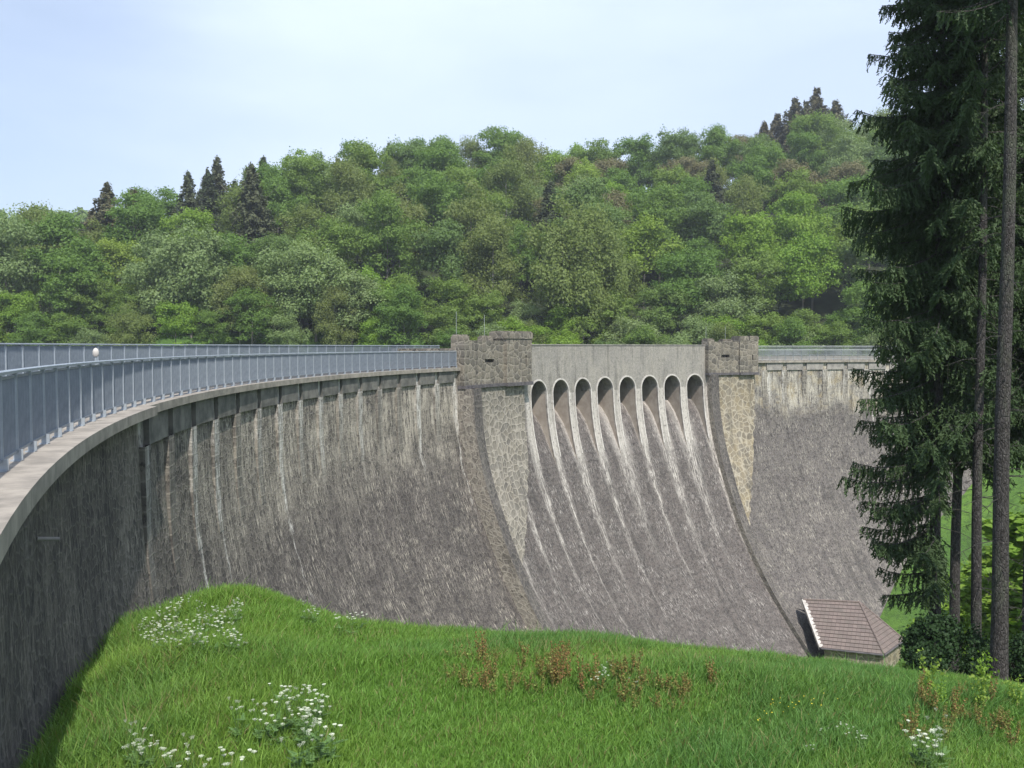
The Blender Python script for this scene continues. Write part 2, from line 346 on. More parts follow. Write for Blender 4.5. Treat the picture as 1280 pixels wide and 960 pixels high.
def roof_mat():
    t = NT('roof_tiles'); u, v = t.uv(); br = t.N('ShaderNodeTexBrick'); t.L(t.vec(u, v), br.inputs['Vector']); br.inputs['Scale'].default_value = 1
    br.inputs['Brick Width'].default_value = .34; br.inputs['Row Height'].default_value = .36; br.inputs['Mortar Size'].default_value = .012
    br.inputs['Color1'].default_value = (.20,.16,.145,1); br.inputs['Color2'].default_value = (.155,.125,.115,1); br.inputs['Mortar'].default_value = (.06,.045,.04,1)
    n = t.noise(t.vec(u, v), 1.2, 4); t.base(t.mix(t.ramp(n, .4, .7, 0, .5), br.outputs[0], (.13,.115,.10))); t.bump(br.outputs[1], -.5, .02); return t.m
M['roof'] = roof_mat()

rng = np.random.default_rng(11); random.seed(5)

# ------------------------------------------------------------------ terrain
def sp(x, k): return np.logaddexp(0, x/k)*k
def wig(x, y): return np.sin(x*.71+y*.37)+.6*np.sin(x*1.53-y*1.17+1)+.4*np.sin(-x*2.3+y*2.9+2)
def f1(X, Y):
    brow = 17.4+.30*np.maximum(0, -X-3)
    near = CAMZ-(3.72+.105*Y+(.09*(X<0)+.052*(X>=0))*X+.0045*X*X*(X>0)+.36*sp(Y-brow, 1.1)) + .05*wig(X, Y) + .16*np.exp(-((Y-13.6-.1*X)/1.0)**2) + .34*np.exp(-((X+5.2)/1.5)**2-((Y-18.0)/1.8)**2) - .75*np.exp(-((R0-np.hypot(X-CX, Y-CY))/1.5)**2)*np.clip((Y-7)/6, 0, 1)
    bank = -26+.55*sp(X-31+.5*(Y-78), 2)+.15*wig(X*.15, Y*.15)
    return sp(near-bank, 1.0)+bank
_HX = [-400,-142,-105,-80,-50,-25,25,50,87,125,200,400]; _HH = [2,2,3,14,26,33,37,42,47,46,35,20]
def f2(X, Y):
    Hr = np.interp(X, _HX, _HH)
    up = -3+.52*(Y-137-4*np.sin(X*.05)-3*np.sin(X*.021+1))
    h = Hr-sp(Hr-up, 4)
    far = -3+np.clip((Y-300)/100, 0, 1)*50
    h = np.maximum(h, np.where(X < -20, far, -50))
    h = np.where(Y > 290, np.maximum(np.minimum(h, Hr-(Y-290)*.3), np.where(X < 30, far, -3)), h)
    lb = -.6-.7*np.maximum(0, Y+3)
    rb = -8+.5*np.maximum(0, X-56)
    return np.maximum(np.maximum(h, -9), np.maximum(lb, np.minimum(rb, 14)))
def gz(X, Y):
    rho = np.hypot(X-CX, Y-CY); ang = np.arctan2(Y-CY, -(X-CX))
    w = np.clip((rho-63.4)/1.4, 0, 1)
    over = np.clip((ang-1.80)/.12, 0, 1)             # right abutment: no dam there
    a = f1(X, Y); b = f2(X, Y)
    w2 = np.clip((rho-60)/20, 0, 1)
    w = w*(1-over)+w2*over
    z = a*(1-w)+b*w
    # left abutment: level shoulder where the photographer stands
    k = np.exp(-(np.hypot(X+1.5, Y+3.0)/3.6)**4)
    return z*(1-k)+k*(-.25)
def gz1(x, y): return float(gz(np.array(float(x)), np.array(float(y))))
def axis(a, b, fine0, fine1, d0, d1):
    xs = [fine0]
    while xs[-1] < fine1: xs.append(xs[-1]+d0)
    st = d0
    while xs[-1] < b: st = min(st*1.12, d1); xs.append(xs[-1]+st)
    st = d0; ys = [fine0]
    while ys[-1] > a: st = min(st*1.12, d1); ys.append(ys[-1]-st)
    return np.array(ys[::-1][:-1]+xs)
gx_ = axis(-900, 900, -14, 40, .5, 30); gy_ = axis(-300, 1500, -4, 40, .5, 30)
XX, YY = np.meshgrid(gx_, gy_); ZZ = gz(XX, YY)
me = bpy.data.meshes.new('ground'); n0, n1 = XX.shape
me.vertices.add(n0*n1); me.vertices.foreach_set('co', np.stack([XX, YY, ZZ], -1).astype(np.float32).ravel())
ii = (np.arange(n0-1)[:, None]*n1+np.arange(n1-1)[None]).ravel()
fa = np.stack([ii, ii+1, ii+n1+1, ii+n1], 1).astype(np.int32)
me.loops.add(fa.size); me.loops.foreach_set('vertex_index', fa.ravel()); me.polygons.add(len(fa))
me.polygons.foreach_set('loop_start', np.arange(0, fa.size, 4, dtype=np.int32)); me.update(calc_edges=True)
me.polygons.foreach_set('use_smooth', np.ones(len(fa), dtype=bool))
me.materials.append(M['ground']); me.materials.append(M['forestfloor'])
cy_ = YY.ravel()[ii]; cx_ = XX.ravel()[ii]
me.polygons.foreach_set('material_index', ((cy_ > 141) & (np.hypot(cx_-CX, cy_-CY) > 70)).astype(np.int32))
g = bpy.data.objects.new('ground', me); COL.objects.link(g); tag(g, kind='structure')
w = MB(); ss = np.linspace(-36, 125, 60)
w.grid([[P(s, -4.9, -3) for s in ss], [P(s, -60, -3) for s in ss], [P(s, -260, -3) for s in ss]], [[(0, 0)]*60]*3)
tag(w.build('water', M['water']), kind='structure')

# ------------------------------------------------------------------ roadway
r = MB(); ss = np.linspace(-36, 122, 120)
r.grid([[P(s, -.36, -.045) for s in ss], [P(s, -4.35, -.045) for s in ss]], [[(s, 0) for s in ss], [(s, 4) for s in ss]])
tag(r.build('roadway', M['asphalt']), kind='structure')

# ------------------------------------------------------------------ dam walls
def prof(z0, z1, off=0.0, n=34):
    out, L, pv = [], 0, None
    for i in range(n+1):
        z = z0+(z1-z0)*i/n; u = F(-z)+off
        if pv: L += math.hypot(u-pv[0], z-pv[1])
        out.append((u, z, L-z0)); pv = (u, z)
    return out
def face_grid(mb, s0, s1, z0, z1, off=0.0, ds=1.0, n=34):
    k = max(1, int((s1-s0)/ds)); ss = [s0+(s1-s0)*i/k for i in range(k+1)]; pr = prof(z0, z1, off, n)
    mb.grid([[P(s, u, z) for s in ss] for u, z, L in pr], [[(s, L) for s in ss] for u, z, L in pr])
def make_wall(label, s0, s1, mat, fmat, pil, cop, grp):
    t = thing('dam_wall', label, 'dam wall', P((s0+s1)/2, -2, -20), grp)
    m = MB(); face_grid(m, s0, s1, -.2, -29)
    m.build('masonry_face', mat, t, True)
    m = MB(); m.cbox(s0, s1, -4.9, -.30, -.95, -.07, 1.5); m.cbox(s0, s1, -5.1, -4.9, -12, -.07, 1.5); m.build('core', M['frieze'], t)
    m = MB()
    for a, b, uo, zt in cop:
        k = max(1, round((b-a)/3)); q = (b-a)/k
        for i in range(k): m.cbox(a+i*q+.006, a+(i+1)*q-.006, -.36, uo, -.21, zt, .8)
    m.build('coping', M['concrete'], t)
    m = MB(); m.cbox(s0, s1, -4.95, -4.35, -.06, .37, 1.5); m.build('rear_curb', M['concrete'], t)
    for i, c in enumerate(pil):
        m = MB(); m.cbox(c+.27, c+2.6-.27, -.05, .16, -.95, -.212, 1.2); m.build('frieze_block', fmat, t)
        m = MB(); k = 8
        rows, uvr = [], []
        zz = [-.95-(3.6)*j/k for j in range(k+1)]
        for z in zz:
            o = .12*(1-(-z-.95)/3.6)+.02
            rows.append([P(c-.3, F(-z)-.05, z), P(c-.3, F(-z)+o, z), P(c+.3, F(-z)+o, z), P(c+.3, F(-z)-.05, z)]); uvr.append([(c-.4, -z), (c-.3, -z), (c+.3, -z), (c+.4, -z)])
        m.grid(rows, uvr); m.build('pilaster', M['pil'], t)
    return t
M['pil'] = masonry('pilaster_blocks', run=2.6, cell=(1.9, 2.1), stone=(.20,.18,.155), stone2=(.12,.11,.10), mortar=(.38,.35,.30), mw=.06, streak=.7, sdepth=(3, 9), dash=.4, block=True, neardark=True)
make_wall('long curved grey masonry dam wall left of the arches, damp and shaded near the camera', -34, 28.0, M['wall'], M['frieze'],
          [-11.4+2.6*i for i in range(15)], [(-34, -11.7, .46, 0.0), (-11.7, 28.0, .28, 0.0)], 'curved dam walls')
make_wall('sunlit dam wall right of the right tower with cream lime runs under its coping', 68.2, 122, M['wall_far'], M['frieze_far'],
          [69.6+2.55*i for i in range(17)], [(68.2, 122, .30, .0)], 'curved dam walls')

# ------------------------------------------------------------------ spillway with eight arches
sw = thing('spillway', 'overflow section with eight tall arches between the two stone towers', 'spillway', P(50, 0, -24))
SP, C0, HW, ZSP, ZTOP, ZB = 3.05, 39.12, 1.08, -2.32, 1.48, -7.9
bays = [C0+SP*i for i in range(8)]
def Ff(z): return F(-z) if z < 0 else 0.0
m = MB()
zs_p = [ZTOP, .7, 0, -.8, -1.6, ZSP]+[ZSP+(ZB-ZSP)*i/8 for i in range(1, 9)]
edges = [36.4]+[e for c in bays for e in (c-HW, c+HW)]+[62.6]
for i in range(0, len(edges), 2):
    a, b = edges[i], edges[i+1]
    m.grid([[P(a, Ff(z), z), P(b, Ff(z), z)] for z in zs_p[:6]], [[(a, -z), (b, -z)] for z in zs_p[:6]])
mf = MB()
for i in range(0, len(edges), 2):
    a, b = edges[i], edges[i+1]
    mf.grid([[P(a, Ff(z), z), P(b, Ff(z), z)] for z in zs_p[5:]], [[(a, -z), (b, -z)] for z in zs_p[5:]])
mf.build('pier_fronts', M['chute'], sw)
NA = 16
for c in bays:
    top, arc = [], []
    for k in range(NA+1):
        ph = math.pi*k/NA; s = c-HW*math.cos(ph); z = ZSP+HW*1.0*math.sin(ph); arc.append((s, z)); top.append((s, ZTOP))
    rows, uvr = [], []
    for f in (0, .35, .7, 1):
        rows.append([P(s, Ff(ZTOP+(z-ZTOP)*f), ZTOP+(z-ZTOP)*f) for s, z in arc]); uvr.append([(s, -(ZTOP+(z-ZTOP)*f)) for s, z in arc])
    m.grid(rows, uvr)
    m.grid([[P(s, Ff(z), z) for s, z in arc], [P(s, -.9, z) for s, z in arc]], [[(s, 1) for s, z in arc], [(s, 2) for s, z in arc]])
    m.grid([[P(s, -.9, z) for s, z in arc], [P(s, -.9, -.4) for s, z in arc]], [[(s, -z) for s, z in arc], [(s, 0) for s, z in arc]])
ss = [36.4+(62.6-36.4)*i/18 for i in range(19)]
m.grid([[P(s, 0, ZTOP) for s in ss], [P(s, -.45, ZTOP) for s in ss], [P(s, -.45, -.05) for s in ss]], [[(s, 0) for s in ss], [(s, .45) for s in ss], [(s, 2) for s in ss]])
m.build('parapet_wall', M['spill'], sw)
m = MB(); m.cbox(36.9, 61.9, -.50, .05, ZTOP+.003, ZTOP+.09, 1.2); m.build('parapet_coping', M['frieze_far'], sw)
m = MB(); m.cbox(36.4, 62.6, -4.4, -.45, -.36, -.07); m.cbox(36.4, 62.6, -5.1, -4.4, -8, 1.2); m.build('bridge_deck', M['frieze'], sw)
FL = [(-4.4, -4.6), (-3.2, -3.5), (-2.5, -3.2), (-1.8, -3.35), (-1.1, -3.9), (-.45, -4.75), (.1, -5.8), (.6, -6.9), (F(7.9)+.01, -7.9)]
for i, c in enumerate(bays):
    m = MB(); m.grid([[P(c-HW, u, z), P(c+HW, u, z)] for u, z in FL], [[(c-HW, -z), (c+HW, -z)] for u, z in FL]); m.build('bay_floor', M['bayfloor'] if 'bayfloor' in M else M['chute'], sw, True)
for a, b in zip(edges[0::2], edges[1::2]):                        # pier bodies: flanks only, fronts belong to the wall above
    m = MB()
    zz = [ -.36, ZSP]+zs_p[6:]
    for s, sg in ((a, -1), (b, 1)):
        if s in (36.4, 62.6): continue
        zl = [ZSP-.0]+zs_p[6:]
        m.grid([[P(s, -4.4, z), P(s, -2, z), P(s, Ff(z), z)] for z in zl], [[(s-4.4, -z), (s-2, -z), (s, -z)] for z in zl])
    m.grid([[P(a, -.9, ZSP), P(a, -4.4, ZSP)], [P(a, -.9, -.36), P(a, -4.4, -.36)]], [[(0, 0), (3, 0)], [(0, 2), (3, 2)]])
    m.grid([[P(b, -.9, ZSP), P(b, -4.4, ZSP)], [P(b, -.9, -.36), P(b, -4.4, -.36)]], [[(0, 0), (3, 0)], [(0, 2), (3, 2)]])
    m.build('pier', M['inner'], sw)
for c in bays:                                                     # pale rings round the openings, running down the piers
    for_ring = MB(); W = .12; pr = .045
    inn, outr = [], []
    for z in (-7.2, -6.2, -5.2, -4.2, -3.2): inn.append((c-HW, z)); outr.append((c-HW-W, z))
    for k in range(NA+1):
        ph = math.pi*k/NA; inn.append((c-HW*math.cos(ph), ZSP+HW*math.sin(ph))); outr.append((c-(HW+W)*math.cos(ph), ZSP+(HW+W)*math.sin(ph)))
    for z in (-3.2, -4.2, -5.2, -6.2, -7.2): inn.append((c+HW, z)); outr.append((c+HW+W, z))
    for_ring.grid([[P(s, Ff(z)-.12, z) for s, z in inn], [P(s, Ff(z)+pr, z) for s, z in inn], [P(s, Ff(z)+pr, z) for s, z in outr], [P(s, Ff(z)-.02, z) for s, z in outr]], [[(s, -z) for s, z in inn]]*2+[[(s, -z) for s, z in outr]]*2)
    for_ring.build('arch_ring', M['white'], sw)
m = MB(); face_grid(m, 28.2, 62.6, ZB, -29, 0, 1.0, 30); m.build('chute_face', M['chute'], sw, True)
m = MB(); face_grid(m, 62.5, 68.3, -1, -29, -.01, 1.0, 34); m.build('flank_face', M['wall_far'], sw, True)
m = MB(); face_grid(m, 28.2, 36.4, -1, ZB, -.01, 1.0, 10); m.build('flank_face', M['chute'], sw, True)

# ------------------------------------------------------------------ ribs (raised borders)
def rib(label, s0, wd, pro, z0, mat):
    t = thing('border_rib', label, 'masonry rib', P(s0, 10, -24), 'stone ribs bordering the overflow chute')
    pr = prof(z0, -28, 0, 40)
    def uu(u, L): return u+pro
    m = MB(); m.grid([[P(s0, u-.4, z), P(s0, uu(u, L), z)] for u, z, L in pr], [[(0, L), (pro+.4, L)] for u, z, L in pr]); 
    m.grid([[P(s0+wd, uu(u, L), z), P(s0+wd, u-.4, z)] for u, z, L in pr], [[(3, L), (4.4, L)] for u, z, L in pr]); m.build('rib_side', mat, t)
    m = MB(); m.grid([[P(s0, uu(u, L), z), P(s0+wd, uu(u, L), z)] for u, z, L in pr], [[(s0, L), (s0+wd, L)] for u, z, L in pr]); m.build('rib_crown', M['ribtop'], t)
rib('stone rib running down the dam below the left tower, left border of the chute', 28.05, 1.15, 1.15, -1.4, M['rib'])
rib('stone rib running down the dam below the right tower, ending beside the tiled roof', 62.1, 1.0, .60, -1.2, M['rib'])

# ------------------------------------------------------------------ towers
def tower(label, s0, sm, s1, uf, ut, zl, zm, zt, slot, slot2, mat, merl, rear, butt, bmat, rods, scale_w):
    t = thing('stone_tower', label, 'tower', P((s0+s1)/2, 0, zl), 'stone towers flanking the arches')
    m = MB(); a, b, c, d = slot                                    # main block built round its loophole
    m.cbox(s0, a, -.45, uf, zl, zm); m.cbox(b, sm, -.45, uf, zl, zm); m.cbox(a, b, -.45, uf, d, zm); m.cbox(a, b, -.45, uf, zl, c); m.cbox(a, b, -.45, uf-.45, c, d)
    m.build('body', mat, t)
    a, b, c, d = slot2
    m = MB(); m.cbox(sm, a, -.6, ut, zl, zt); m.cbox(b, s1, -.6, ut, zl, zt); m.cbox(a, b, -.6, ut, d, zt); m.cbox(a, b, -.6, ut, zl, c); m.cbox(a, b, -.6, ut-.4, c, d)
    m.build('turret', mat, t)
    for (a, b, u0, u1, z0, z1) in merl:
        m = MB(); m.cbox(a, b, u0, u1, z0, z1-.09, 1.0); m.cbox(a+.08, b-.08, u0+.08, u1-.08, z1-.09, z1, 1.0); m.build('merlon', mat, t)
    m = MB(); m.cbox(s0-.02, sm, -.1, uf+.12, zl-.22, zl-.002, 1.0); m.cbox(sm, s1+.05, -.1, ut+.12, zl-.25, zl-.002, 1.0); m.build('ledge', M['ledge'], t)
    m = MB(); m.cbox(*rear); m.build('rear_wall', mat, t)
    for (s, u, z0, z1) in rods:
        m = MB(); x, y, _ = P(s, u, 0); m.tube([(x, y, z0), (x, y, (z0+z1)/2), (x, y, z1)], .015, 5); m.build('rod', M['rod'], t)
    # buttress below the ledge: front following the batter, tapering away towards the rib
    sl, keys, ub, off = butt
    m = MB(); rows, uvr, side, suv = [], [], [], []
    L = 0; pv = None; zz = np.linspace(zl-.2, -keys[-1][0], 26)
    for z in zz:
        dd = -z; sr = float(np.interp(dd, [k[0] for k in keys], [k[1] for k in keys]))+(.16*math.sin(dd*5.1)+.12*math.sin(dd*11.3+1) if dd > 4.5 else 0); u = max(ub, F(dd)+off*min(1, max(.06, (keys[-1][0]-dd)/4)))
        if pv: L += math.hypot(u-pv[0], z-pv[1])
        pv = (u, z)
        rows.append([P(sl+(sr-sl)*j/5, u, z) for j in range(6)]); uvr.append([(sl+(sr-sl)*j/5, L) for j in range(6)])
        side.append([P(sr, u, z), P(sr, min(u-.02, F(dd)-.1), z)]); suv.append([(sr, L), (sr+1, L)])
    m.grid(rows, uvr); m.grid(side, suv); m.build('buttress', bmat, t)
    return t
M['ledge'] = plain('ledge_stone', (.13,.12,.125), (.07,.065,.07), 3, .9, bump=.4)
M['rod'] = plain('rod_metal', (.35,.38,.38), (.3,.32,.33), 5, .5)
tower('left stone tower at the end of the long blue-grey railing', 28.0, 33.6, 37.1, .55, .78, -1.2, 1.8, 1.95, (30.9, 32.2, .28, .52), (36.2, 36.38, -.1, .75), M['ashlar'],
      [(33.5, 37.15, -.66, .84, 1.953, 2.5), (28.0, 28.9, -.45, .45, 1.803, 2.18), (31.6, 33.0, -.45, .0, 1.803, 2.15)], None or (28.0, 37.1, -5.1, -4.4, -1.2, 1.25),
      (29.15, [(1, 36.5), (4, 36.5), (7.5, 35.7), (11, 33.4), (13, 31.6), (14.6, 29.4)], .50, .40), M['rubble'], [(28.3, -.2, 2.18, 3.7), (32.2, -.25, 2.15, 3.6)], 1)
tower('right stone tower beside the pale railing, split by a vertical joint', 61.9, 65.9, 68.3, .45, .62, -1.1, 1.85, 1.95, (63.6, 64.7, .35, .62), (67.5, 67.66, .1, .6), M['ashlar'],
      [(65.92, 67.05, -.6, .66, 1.953, 2.40), (67.15, 68.32, -.6, .66, 1.953, 2.42), (61.9, 62.8, -.45, .3, 1.853, 2.15), (64.1, 65.4, -.45, .1, 1.853, 2.1)], (61.9, 68.3, -5.1, -4.4, -1.2, 1.25),
      (63.1, [(1, 68.0), (5, 68.0), (9, 66.8), (12, 65.3), (15.5, 63.4)], .42, .35), M['rubble_y'], [(62.2, -.2, 2.15, 3.3), (64.8, -.25, 2.1, 3.3)], 1)

# ------------------------------------------------------------------ railings
postm = MB(); postm.box(-.006, .006, -.03, .03, .0, 1.06); postm.box(-.05, .05, -.06, .06, 0, .012); postm.box(-.03, .03, .03, .075, .10, .16); postm.box(-.012, .012, -.075, -.03, .012, .14)
proto_post = postm.build('post', M['post'])
pan = MB(); pan.box(-.49, .49, -.02, .02, .10, .135); pan.box(-.49, .49, -.012, .012, 1.0, 1.03)
for i in range(14): x = -.435+.87*i/13; pan.box(x-.0055, x+.0055, -.012, .012, .135, 1.0)
proto_pan = pan.build('bar_panel', M['rail']); pale_pan = proto_pan.data.copy(); pale_pan.materials[0] = M['rail_pale']; pale_post = proto_post.data.copy(); pale_post.materials[0] = M['rail_pale']
used = {'p': False, 'b': False}
def railing(label, s0, s1, u, z0, cat='railing', pale=False):
    t = thing('railing', label, cat, P((s0+s1)/2, u, z0), 'metal railings along the dam crest')
    k = int(round((s1-s0)/1.0)); dsv = (s1-s0)/k
    m = MB(); ss = [s0+(s1-s0)*i/(k*1) for i in range(k+1)]; hw, zt = .035, z0+1.10
    ring = [(-hw, -.045), (hw, -.045), (hw, -.012), (hw*.6, 0), (-hw*.6, 0), (-hw, -.012), (-hw, -.045)]
    m.grid([[P(s, u+a, zt+b) for a, b in ring] for s in ss], [[(s, a) for a, b in ring] for s in ss]); m.build('handrail', M['rail_pale' if pale else 'post'], t)
    for i in range(k+1):
        s = s0+dsv*i
        o = proto_post if not used['p'] else proto_post.copy()
        if used['p']: COL.objects.link(o)
        used['p'] = True
        if pale: o.data = pale_post
        o.location = P(s, u, z0); o.rotation_euler = (0, 0, math.pi/2-s/R0); link_parent(o, t)
        if i < k:
            sm = s+dsv/2
            q = proto_pan if not used['b'] else proto_pan.copy()
            if used['b']: COL.objects.link(q)
            used['b'] = True
            if pale: q.data = pale_pan
            q.location = P(sm, u, z0); q.rotation_euler = (0, 0, math.pi/2-sm/R0); link_parent(q, t)
    return t
railing('blue-grey barred railing on the front coping left of the left tower, nearest the camera', -31, 27.9, 0, 0)
railing('blue-grey railing on the rear curb behind the left roadway, seen over the front one', -31, 33, -4.65, .37)
railing('pale railing on the front coping right of the right tower', 68.4, 120.4, 0, 0, pale=True)
railing('rear railing behind the pale front one, right of the right tower', 69, 120, -4.65, .37, pale=True)
# small white-capped marker post on the crest road
t = thing('marker_post', 'white domed marker post on the crest road behind the front railing', 'marker post', P(-2.8, -3.9, -.04))
mx_, my_, _ = P(-2.8, -3.9, 0)
m = MB(); m.tube([(mx_, my_, -.04), (mx_, my_, .5), (mx_, my_, 1.05)], .045, 8); m.build('post', M['post'], t)
m = MB(); m.tube([(mx_, my_, 1.05), (mx_, my_, 1.12), (mx_, my_, 1.22), (mx_, my_, 1.30), (mx_, my_, 1.335)], [.07, .10, .095, .06, .01], 12); m.build('cap', M['white'], t, True)
# drain pipe stub in the near wall
x0, y0, z0_ = P(-21.0, .05, -1.15); x1, y1, z1_ = P(-20.9, .30, -1.19)
m = MB(); m.tube([(x0, y0, z0_), ((x0+x1)/2, (y0+y1)/2, (z0_+z1_)/2), (x1, y1, z1_)], .028, 8)
tag(m.build('drain_pipe', M['frieze_far']), 'short grey drain pipe sticking out of the dark near wall', 'pipe')

# ------------------------------------------------------------------ valve house
def px(x, y, Y): return Vector(((x-640)/1125*Y, Y, CAMZ-(y-433.4)/1125*Y))
D_, C_ = px(1031, 814.5, 73.2), px(1111, 822.5, 71.6)
zE = (D_.z+C_.z)/2; D_.z = C_.z = zE
E_ = px(1136, 803, 75.2); E_.z = zE
A_, B_ = px(1008, 753, 77.6), px(1079, 756, 76.8); zR = (A_.z+B_.z)/2; A_.z = B_.z = zR
G_ = E_+(A_-D_)*1.2; G_.z = zE
hs = thing('valve_house', 'small stone house with a brown tiled hip roof at the foot of the dam', 'house', ((D_+E_)/2)[:2]+(zE-2.5,))
m = MB(); K = 11
def course(p0, p1, q0, q1, n, m, ulen):
    """stepped tile courses from eave edge p0-p1 up to q0-q1"""
    nrm = (p1-p0).cross(q0-p0).normalized()
    if nrm.z < 0: nrm = -nrm
    for i in range(n):
        a0, a1, b0, b1 = p0.lerp(q0, i/n), p1.lerp(q1, i/n), p0.lerp(q0, (i+1)/n), p1.lerp(q1, (i+1)/n)
        h = nrm*.05; w0 = (a1-a0).length; off = 0
        m.face([a0+h, a1+h, b1, b0], [(0, i*.36), (w0, i*.36), ((b1-a0).dot((a1-a0).normalized()), i*.36+.36), ((b0-a0).dot((a1-a0).normalized()), i*.36+.36)])
        m.face([a0-h*.2, a1-h*.2, a1+h, a0+h], [(0, i*.36-.05), (w0, i*.36-.05), (w0, i*.36), (0, i*.36)])
course(D_, C_, A_, B_, 13, m, 0); course(C_, E_, B_, B_, 13, m, 0); course(E_, G_, B_, A_+(G_-E_)*0+Vector((0, .3, 0)), 13, m, 0)
rf = m.build('roof', M['roof'], hs)
m = MB(); 
for p, q in ((A_, B_), (B_, C_), (B_, E_)):
    m.tube([p+Vector((0,0,.03)), (p+q)/2+Vector((0,0,.05)), q+Vector((0,0,.03))], .09, 7)
m.build('ridge_tiles', M['roof'], rf)
m = MB(); dv = (D_-A_)
for i in range(14):
    p = A_.lerp(D_, i/14)+Vector((-.12,0,.05)); q = A_.lerp(D_, (i+1)/14)+Vector((-.12,0,.05)); s_ = Vector((.28+.08*(i%2), -.03, 0))
    m.face([p, p+s_, q+s_, q]); m.face([p-Vector((0,0,.3)), p, q, q-Vector((0,0,.3))]); m.face([p+s_, p+s_-Vector((0,0,.2)), q+s_-Vector((0,0,.2)), q+s_])
m.build('verge_flashing', M['white'], rf)
m = MB()
for p, q in ((D_, C_), (C_, E_)):
    d = (q-p).normalized(); nn = Vector((d.y, -d.x, 0))
    pts = [p+nn*.07+Vector((0,0,-.05)), (p+q)/2+nn*.07+Vector((0,0,-.05)), q+nn*.07+Vector((0,0,-.05))]; m.tube(pts, .08, 8)
m.build('gutter', M['gut'] if 'gut' in M else M['ledge'], rf)
m = MB(); inn = [D_, C_, E_, G_]; cen = sum(inn, Vector())/4
ring = [p.lerp(cen, .07) for p in inn]; L = 0
for i in range(3):
    p, q = ring[i], ring[i+1]; w_ = (q-p).length
    m.face([Vector((p.x,p.y,zE-4.5)), Vector((q.x,q.y,zE-4.5)), Vector((q.x,q.y,zE-.02)), Vector((p.x,p.y,zE-.02))], [(L, 4.5), (L+w_, 4.5), (L+w_, 0), (L, 0)]); L += w_
m.build('wall', M['housewall'] if 'housewall' in M else M['rubble_y'], hs)

# ------------------------------------------------------------------ broadleaf and conifer builders
def cards(P0, Nn, size, asp=1.0, rs=rng, up=None):
    """quads centred at P0 facing Nn"""
    n = len(P0); a = rs.normal(size=(n, 3)) if up is None else up
    a = a-Nn*(a*Nn).sum(1, keepdims=True); a /= np.linalg.norm(a, axis=1, keepdims=True)+1e-9
    b = np.cross(Nn, a); sz = size[:, None] if hasattr(size, 'shape') else size
    a = a*sz*asp; b = b*sz
    mid = .25*Nn*sz
    return np.stack([P0-a*.5-b*.18, P0+b*.5-mid, P0+a*.5+b*.1, P0-b*.5-mid], 1)
def unit(v): return v/(np.linalg.norm(v, axis=-1, keepdims=True)+1e-9)
def crown_leafy(seed, H, R, ncard, card, nlobe=22, low=.3, droop=0.0, asp=1.0, top=1.0):
    rs = np.random.default_rng(seed); out = []
    zc, hz = H*(low+1)/2, H*(1-low)/2
    dirs = unit(rs.normal(size=(nlobe, 3))); dirs[:, 2] = np.where(dirs[:, 2] < -.75, -dirs[:, 2], dirs[:, 2]); dirs = unit(dirs)
    rr = rs.uniform(.42, .98, nlobe); cen = dirs*rr[:, None]*np.array([R, R, hz]); cen[:, 2] += zc
    lr = rs.uniform(.17, .40, nlobe)*R*(1.15-.35*rr)
    cen = np.vstack([cen, [[0, 0, zc+hz*.55*top], [0, 0, zc]]]); lr = np.append(lr, [R*.42, R*.55])
    wgt = lr**2; cnt = (wgt/wgt.sum()*ncard).astype(int)
    for c, l, k in zip(cen, lr, cnt):
        d = unit(rs.normal(size=(k, 3))); d[:, 2] = np.where(d[:, 2] < -.2, -d[:, 2]*.6, d[:, 2]); d = unit(d)
        ph = rs.uniform(0, 6, 3)
        bumpy = 1+.18*np.sin(d[:, 0]*5+ph[0])+.16*np.sin(d[:, 1]*6+ph[1])+.12*np.sin(d[:, 2]*7+ph[2])
        p = c+d*(l*(rs.uniform(.62, 1.08, k)+.25*(rs.random(k) < .12))*bumpy)[:, None]*np.array([1, 1, 1.15])
        if droop: p[:, 2] -= droop*rs.random(k)*l
        nn = unit(d+rs.normal(size=(k, 3))*.6+np.array([0, 0, .1]))
        upv = None
        if droop: upv = np.tile([0, 0, 1.0], (k, 1))+rs.normal(size=(k, 3))*.6
        out.append(cards(p, nn, rs.uniform(.6, 1.25, k)*card, asp, rs, upv))
    return np.concatenate(out)
def crown_conifer(seed, H, R, card, n=4200, low=.12, rag=.25):
    rs = np.random.default_rng(seed); nw = int(H/.75); P0, N0, Sz = [], [], []
    for w_ in range(nw):
        z = H*(low+(1-low)*(w_/nw)); rad_ = R*(1-(w_/nw))**.85*(1+rag*rs.normal()*.5)+.15
        nb = rs.integers(6, 9)
        for b in range(nb):
            an = rs.uniform(0, 6.283); L_ = rad_*rs.uniform(.7, 1.12); k = max(6, int(n/(nw*nb)*(L_/R*1.6+.2)))
            tt = rs.random(k)**.8; x = np.cos(an)*L_*tt; y = np.sin(an)*L_*tt; wd = .28*L_*(1-tt*.7)
            x += rs.normal(size=k)*wd*.5; y += rs.normal(size=k)*wd*.5; zz = z-.35*L_*tt+.12*L_*tt**2+rs.normal(size=k)*.3-rs.random(k)*.4
            P0.append(np.stack([x, y, zz], 1)); N0.append(unit(np.stack([np.cos(an)*.5+0*x, np.sin(an)*.5+0*x, 1+0*x], 1)+rs.normal(size=(k, 3))*.5)); Sz.append(rs.uniform(.6, 1.2, k)*card)
    return cards(np.concatenate(P0), np.concatenate(N0), np.concatenate(Sz), 1.3, rs)
